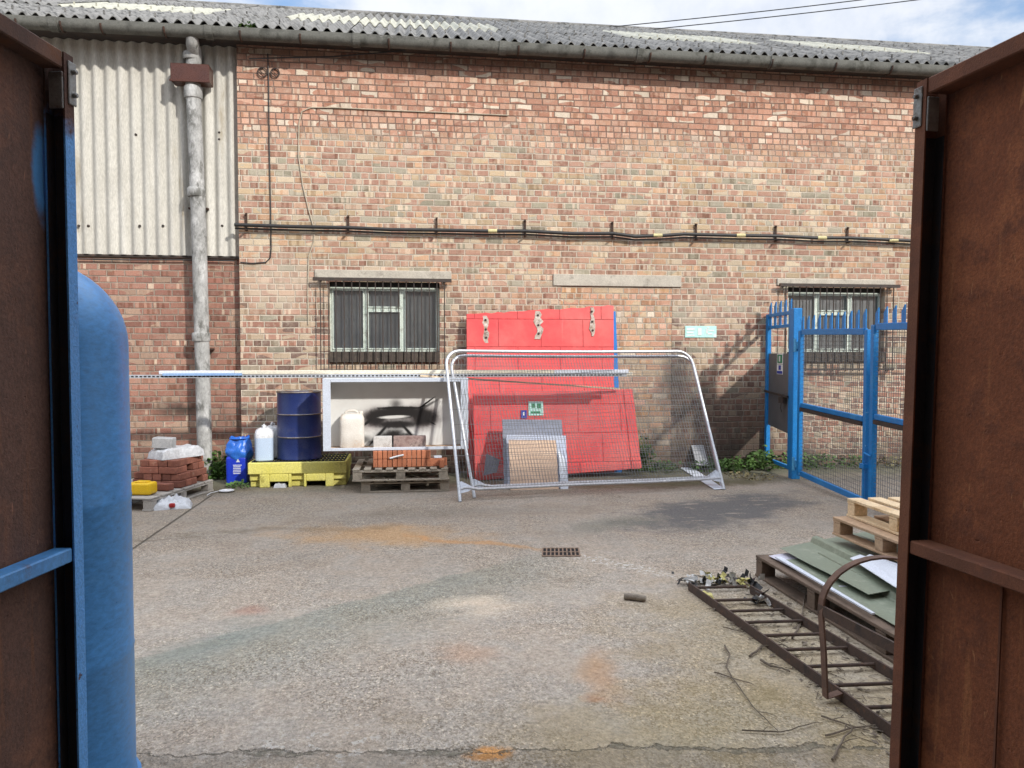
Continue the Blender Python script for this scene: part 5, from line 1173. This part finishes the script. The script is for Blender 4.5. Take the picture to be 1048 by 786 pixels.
for px, r_, lb_ in tw:
    pts = []
    for i, (x, y) in enumerate(px):
        g0 = G(x, y); pts.append(g0 + Vector((0, 0, r_ + .004 + (.02 if 'leaning' in lb_ and i > 1 else 0) + rt.uniform(0, .008))))
    fine_ = []
    for i in range(len(pts) - 1):
        for k in range(4): f = k / 4; fine_.append(pts[i].lerp(pts[i + 1], f) + Vector((rt.uniform(-.004, .004), rt.uniform(-.004, .004), 0)))
    fine_.append(pts[-1]); m = MB(); k = len(fine_); m.tube(fine_, [r_ * (1 - .6 * i / k) for i in range(k)], 5)
    for i in range(2 + k % 3, k - 1, 5):
        d = (fine_[i + 1] - fine_[i]).normalized(); s = Vector((-d.y, d.x, 0)) * rt.choice((-1, 1)); e = fine_[i] + (d + s * rt.uniform(.5, 1)).normalized() * rt.uniform(.04, .12); e.z = max(e.z + .01, .004); m.tube([fine_[i], fine_[i].lerp(e, .5) + Vector((0, 0, .006)), e], [r_ * .5, r_ * .4, r_ * .2], 4)
    tag(m.build('twig', M_['twig'], loc=pts[0] - Vector((0, 0, pts[0].z)), smooth=True), lb_, 'twig', 'twigs around the ladder')
m = MB()
for _ in range(420):
    x = rt.uniform(2.02, 2.72); y = rt.choice((rt.uniform(2.7, 5.2), rt.gauss(3.1, .3), rt.gauss(4.2, .3))); s = rt.uniform(.008, .03); p = Vector((x, y, rt.uniform(.003, .014))); a = rt.uniform(0, 6.28); d = Vector((math.cos(a), math.sin(a), rt.uniform(-.2, .3))) * s; sd = Vector((-math.sin(a), math.cos(a), rt.uniform(-.2, .2))) * s * .4
    m.add([p - d, p + sd, p + d, p - sd], [(0, 1, 2, 3)])
for _ in range(200):
    x = rt.uniform(2.0, 2.7); y = rt.uniform(2.6, 5.0); a = rt.uniform(0, 6.28); L = rt.uniform(.03, .10); m.tube([(x, y, .005), (x + L * math.cos(a), y + L * math.sin(a), .006)], .0018, 3)
tag(m.build('leaf_litter', M_['twig']), kind='stuff')

# right pallets and green sheets
_, M1 = pallet('dark wet pallet under the stack of green sheets beside the ladder', (4.56, 3.2, 0), R(90), 2.42, 1.9, .165, M_['dark_pallet'], 10, .05, blocks=(4, 4), base='long')
def ribbed(FL, FR, NL, NR, z, ribs, rh, label, mat, name='green_sheet', nu=100, sag=.0, thick=.003):
    F = lean(NL, NR, FL, FR); m = MB()
    def fn(u, v):
        p = F(u, v); h = 0
        for rb_ in ribs:
            d = abs(u - rb_[0]) / rb_[1]
            if d < 1: h = max(h, min(1, (1 - d) * 2.2) * rh)
        return (p.x, p.y, p.z + h + .003 * math.sin(v * 7 + u * 3) - sag * (v - .5) ** 2)
    m.grid(fn, nu, 8); b = (Vector(NL) + Vector(FR)) / 2
    return tag(m.build(name, mat, loc=b, thick=thick, smooth=False), label, 'sheet', 'green metal sheets on the dark pallet' if name == 'green_sheet' else None)
zt = .172
ribbed((2.72, 5.52, zt + .006), (3.15, 5.66, zt + .006), (2.80, 4.6, zt + .006), (3.2, 4.6, zt + .006), 0, [], 0, 'pale lilac sheet showing under the far corner of the green sheets', M_['lilac_sheet'], 'lilac_sheet')
ribbed((2.78, 5.38, zt + .014), (3.80, 5.45, zt + .014), (2.68, 2.9, zt + .014), (3.70, 2.9, zt + .014), 0, [(.30, .055), (.62, .055)], .04, 'lower green metal sheet running forward along the ladder', M_['green_sheet'])
ribbed((2.84, 5.58, zt + .05), (3.9, 6.05, zt + .05), (2.84, 4.42, zt + .05), (3.9, 4.72, zt + .05), 0, [(.36, .05), (.70, .05)], .04, 'upper green metal sheet with a torn near end, on top of the stack', M_['green_sheet'])
a = [G(760 + 10, 565, zt + .01)]
m = MB(); m.slab([(2.72, 5.42, zt + .02), (2.765, 5.42, zt + .02), (2.71, 4.15, zt + .02), (2.69, 4.15, zt + .02)], (0, 0, .01)); tag(m.build('white_trim', M_['white_sheet'], loc=(2.7, 4.7, zt)), 'narrow white metal trim along the open edge of the green sheets', 'trim')
m = MB(); ws = [G(870, 572, .27), G(880, 569, .27), G(886, 571.5, .27), G(890, 568.5, .27), G(925, 581, .27), G(935, 612, .27), G(915, 602, .27)]
m.slab([Vector((q.x, q.y, .273 + .004 * i % .009)) for i, q in enumerate(ws)], (0, 0, .004)); tag(m.build('white_sheet', M_['white_sheet'], loc=(3.3, 5.0, .27)), 'torn white sheet lying on the upper green sheet', 'sheet')
pz = .285
c1 = G(852, 547, pz); 
_, MA = pallet('reddish lower pallet of the two standing on the green sheets', (c1.x + 1.0, c1.y - 1.2, pz), R(90), 1.2, 1.0, .145, M_['mid_pallet'], 6, .06, blocks=(3, 3), base='long')
pallet('clean pale upper pallet of the two standing on the green sheets', (c1.x + 1.07, c1.y - 1.23, pz + .147), R(89), 1.2, .98, .145, M_['new_pallet'], 6, .06, blocks=(3, 3), base='long')

# ------------------------------------------------------------------ tank
tc = camf(-1.852, 2.93); tr = .352; ts, th_ = 1.76, .33
t = thing('blue_tank', 'tall smooth blue cylindrical tank with a domed top beside the left rusty gate', 'tank', tc)
prof = [(tr, .02), (tr + .004, .03), (tr, .06), (tr, .55), (tr + .0025, .56), (tr, .57), (tr, 1.15), (tr + .0025, 1.16), (tr, 1.17), (tr, ts)] + [(tr * math.cos(a), ts + th_ * math.sin(a)) for a in [math.pi / 2 * i / 14 for i in range(1, 14)]] + [(.02, ts + th_)]
m = MB(); m.lathe(prof, tc, 72); m.build('shell', M_['tank_blue'], t, smooth=True)
m = MB(); m.lathe([(tr + .02, 0), (tr + .02, .02)], tc, 40); m.build('base_ring', M_['tank_blue'], t)
m = MB(); m.lathe([(.06, ts + th_ - .005), (.06, ts + th_ + .05), (.04, ts + th_ + .055), (.04, ts + th_ + .09)], tc, 20); m.build('cap', M_['dark_iron'], t, smooth=True)

# ------------------------------------------------------------------ rusty entrance gates
def entrance_gate(free, hinge, H, inward, label, sheet_mat, frame_mat, rail_mat, zmid, dep, seam, lean_=0):
    """free/hinge: ground points; inward: unit vector to the face we see"""
    t = thing('rusty_gate', label, 'gate', (free + hinge) / 2, 0, 'pair of open rusty entrance gates'); d = (hinge - free).normalized(); L = (hinge - free).length; z0 = .05
    def pt(s, z, o): q = free + d * s + inward * (o - lean_ * (z - .3)); return Vector((q.x, q.y, z))
    def blk(mb, s0, s1, z0_, z1_, o0, o1):
        vs = [pt(s, z, o) for z in (z0_, z1_) for (s, o) in ((s0, o0), (s1, o0), (s1, o1), (s0, o1))]
        mb.add(vs, [(3, 2, 1, 0), (4, 5, 6, 7), (0, 1, 5, 4), (1, 2, 6, 5), (2, 3, 7, 6), (3, 0, 4, 7)])
    m = MB(); ns = 16
    def sh_(u, v):
        return pt(L * u, z0 + (H - z0) * v, -.004 + .006 * noise.noise(Vector((u * 4, v * 5, H))))
    m.grid(sh_, 24, 32); m.build('sheet', sheet_mat, t, smooth=True, thick=-.003)
    m = MB(); prof_ = [(0, .004), (.046, .004), (.046, .010), (.006, .010), (.006, dep - .006), (.046, dep - .006), (.046, dep), (0, dep)]
    vs_ = [pt(s_, z_, o_) for z_ in (z0, H) for s_, o_ in prof_]; k_ = len(prof_)
    m.add(vs_, [(7, 6, 5, 4), (7, 4, 3, 0), (3, 2, 1, 0), (8 + 4, 8 + 5, 8 + 6, 8 + 7), (8, 8 + 3, 8 + 4, 8 + 7), (8, 8 + 1, 8 + 2, 8 + 3)] + [(i, (i + 1) % 8, (i + 1) % 8 + 8, i + 8) for i in range(8)]); m.build('stile', frame_mat, t)
    m = MB(); blk(m, L - .05, L, z0, H, .004, dep); m.build('stile', frame_mat, t, bevel=.004)
    m = MB(); blk(m, .0065, .0085, z0 + .004, H - .18, .013, dep - .0066); blk(m, .0087, .0455, z0 + .004, H - .18, .0103, .0128); m.build('stile_shade_plate', M_['recess_shade_black'], t)  # dark plates put the recess shade into the stile channel by colour
    m = MB(); blk(m, .046, L - .051, H - .05, H + .002, .004, dep - .004); m.build('top_rail', rail_mat[0], t, bevel=.004)
    m = MB(); blk(m, .046, L - .051, zmid - .022, zmid + .022, .006, dep - .006); m.build('mid_rail', rail_mat[1], t, bevel=.004)
    m = MB(); blk(m, .046, L - .051, z0, z0 + .05, .006, dep - .004); m.build('bottom_rail', rail_mat[1], t, bevel=.004)
    if seam: m = MB(); blk(m, seam, seam + .008, z0 + .05, zmid - .024, .001, .006); m.build('seam', frame_mat, t)
    m = MB(); blk(m, -.006, .032, H - .15, H - .02, dep + .001, dep + .006); blk(m, .047, .053, H - .17, H - .06, dep - .045, dep - .002)
    for zz in (H - .12, H - .05):
        q = pt(.013, zz, dep + .006); m.tube([q, q + inward * .014], .008, 8)
    m.build('latch_plate', M_['hinge_zinc'], t, bevel=.002)
    for zz in (.5, H - .45): m = MB(); q = pt(L + .02, zz, .02); m.tube([q - Vector((0, 0, .09)), q + Vector((0, 0, .09))], .022, 10); m.build('hinge', M_['dark_iron'], t, smooth=True)
    return pt, blk, t
lf, lh = Vector((-1.085, 2.56, 0)), Vector((-1.365, .984, 0)); dl = (lh - lf).normalized(); inl = Vector((-dl.y, dl.x, 0)); inl = inl if inl.x > 0 else -inl
frame_l = painted_rust('gate_frame_overpaint', 2.42, (.085, .285, .62)); sheet_l = rust_sheet('rust_sheet_dark', (.165, .088, .064), (.13, .074, .057), (.21, .10, .064), (.10, .06, .048), (.25, .105, .05), ((.09, .30, .62), (.130, .742, 2.27), (.12, .048, .14)))
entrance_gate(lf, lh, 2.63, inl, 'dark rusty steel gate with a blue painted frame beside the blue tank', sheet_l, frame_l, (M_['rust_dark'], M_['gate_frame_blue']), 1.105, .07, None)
rf_, rh = Vector((1.692, 2.373, 0)), Vector((1.785, .92, 0)); dr_ = (rh - rf_).normalized(); inr = Vector((-dr_.y, dr_.x, 0)); inr = inr if inr.x < 0 else -inr
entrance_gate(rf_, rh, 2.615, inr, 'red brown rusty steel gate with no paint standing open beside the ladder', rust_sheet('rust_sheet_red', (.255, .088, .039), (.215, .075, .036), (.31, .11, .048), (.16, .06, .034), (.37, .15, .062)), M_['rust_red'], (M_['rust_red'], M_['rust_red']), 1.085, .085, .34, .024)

# ------------------------------------------------------------------ unseen building added behind the gates, its height set to shade the yard
gb = thing('unseen_gate_building', 'unseen tall brick building behind the open rusty gates, shading the yard', 'building', (0, .8, 0))
SHZ = 7.1; gy0, gy1 = .60, .90; gx0, gx1 = -1.40, 1.84
m = MB(); m.box(-12, gx0, gy0, gy1, -.2, SHZ); m.box(gx1, 24, gy0, gy1, -.2, SHZ); m.box(gx0, gx1, gy0, gy1, 2.78, SHZ); m.build('wall', brick_unseen, gb)  # front wall of the unseen building, added to shade the yard
m = MB(); m.box(-12, -11.7, -9, gy0, -.2, SHZ); m.box(23.7, 24, -9, gy0, -.2, SHZ); m.box(-12, 24, -9.3, -9, -.2, SHZ); m.build('side_wall', brick_unseen, gb)
m = MB(); m.box(-12, 24, -9.3, gy1, SHZ + .002, SHZ + .15); m.build('roof', M_['asbestos'], gb)

# ------------------------------------------------------------------ overhead wires
for k, (a, b, lb_) in enumerate((((596, 37), (905, -2), 'overhead wire across the sky, lower of the two'), ((600, 30), (880, -6), 'overhead wire across the sky, upper of the two'))):
    A = ray(*a); A = Vector((0, 0, EYE)) + A * (16.6 / A.y); B = ray(*b); B = Vector((0, 0, EYE)) + B * (15.0 / B.y); Bx = B + (B - A) * 1.2
    pts = [A.lerp(Bx, i / 20) - Vector((0, 0, .12 * math.sin(math.pi * i / 20))) for i in range(21)]
    m = MB(); m.tube(pts, .010, 6); tag(m.build('overhead_wire', M_['cable_black'], loc=A, smooth=True), lb_, 'wire', 'overhead wires')

# ------------------------------------------------------------------ sky, sun, camera
AZ, EL = R(37), R(32)                     # sun: to the right behind the camera
sdir = Vector((math.sin(AZ) * math.cos(EL), -math.cos(AZ) * math.cos(EL), math.sin(EL)))
wd = bpy.data.worlds.new('World'); scene.world = wd; wd.use_nodes = True; nt = wd.node_tree; nt.nodes.clear(); n = N(nt)
skyt = n.nd('ShaderNodeTexSky', sky_type='NISHITA', sun_disc=False, sun_elevation=EL, sun_rotation=math.atan2(sdir.x, sdir.y), air_density=1.0, dust_density=1.2, ozone_density=1.2)
gen = n.nd('ShaderNodeTexCoord', out=0)
cn = n.noise(n.vm('MULTIPLY', gen, (1, 1, 2.4)), 2.6, 8, .58); cn2 = n.noise(n.vm('ADD', gen, (3, 1, 7)), 6, 6, .6)
cov = n.rng(n.add(cn, n.mul(n.sub(cn2, .5), .25)), .33, .50)
cloud = n.mix(n.rng(cn2, .35, .65), (3.4, 3.7, 4.3), (4.6, 4.7, 4.9))
gz_ = n.xyz(gen)[2]
lift = n.rng(gz_, .38, .85, 1.0, 3.1)                       # clouds brightened overhead, out of view, to fill the shaded yard
cloud = n.mix(1.0, cloud, n.comb(lift, lift, lift), 'MULTIPLY')
colr = n.mix(n.mul(cov, .92), skyt, cloud)
bg = n.nd('ShaderNodeBackground', {0: colr, 1: .115}); out = nt.nodes.new('ShaderNodeOutputWorld'); nt.links.new(bg, out.inputs[0])
sl = bpy.data.lights.new('sun', 'SUN'); sl.energy = 2.1; sl.angle = R(2.0); sl.color = (1.0, .95, .87)
so = bpy.data.objects.new('sun', sl); COL.objects.link(so); so.rotation_euler = sdir.to_track_quat('Z', 'Y').to_euler(); so.location = (8, -8, 14)
cam = bpy.data.cameras.new('camera'); cam.sensor_fit = 'HORIZONTAL'; cam.sensor_width = 36; cam.lens = FP / 1048 * 36; cam.clip_start = .05; cam.clip_end = 400
co = bpy.data.objects.new('camera', cam); COL.objects.link(co); co.location = (0, 0, EYE); co.rotation_euler = (R(90) - CB, 0, -CA)
scene.camera = co
vs = scene.view_settings; vs.view_transform = 'Standard'; vs.look = 'None'; vs.gamma = 1; vs.exposure = 0.95; vs.use_curve_mapping = False
scene.cycles.use_denoising = True; scene.cycles.max_bounces = 6; scene.cycles.transparent_max_bounces = 12
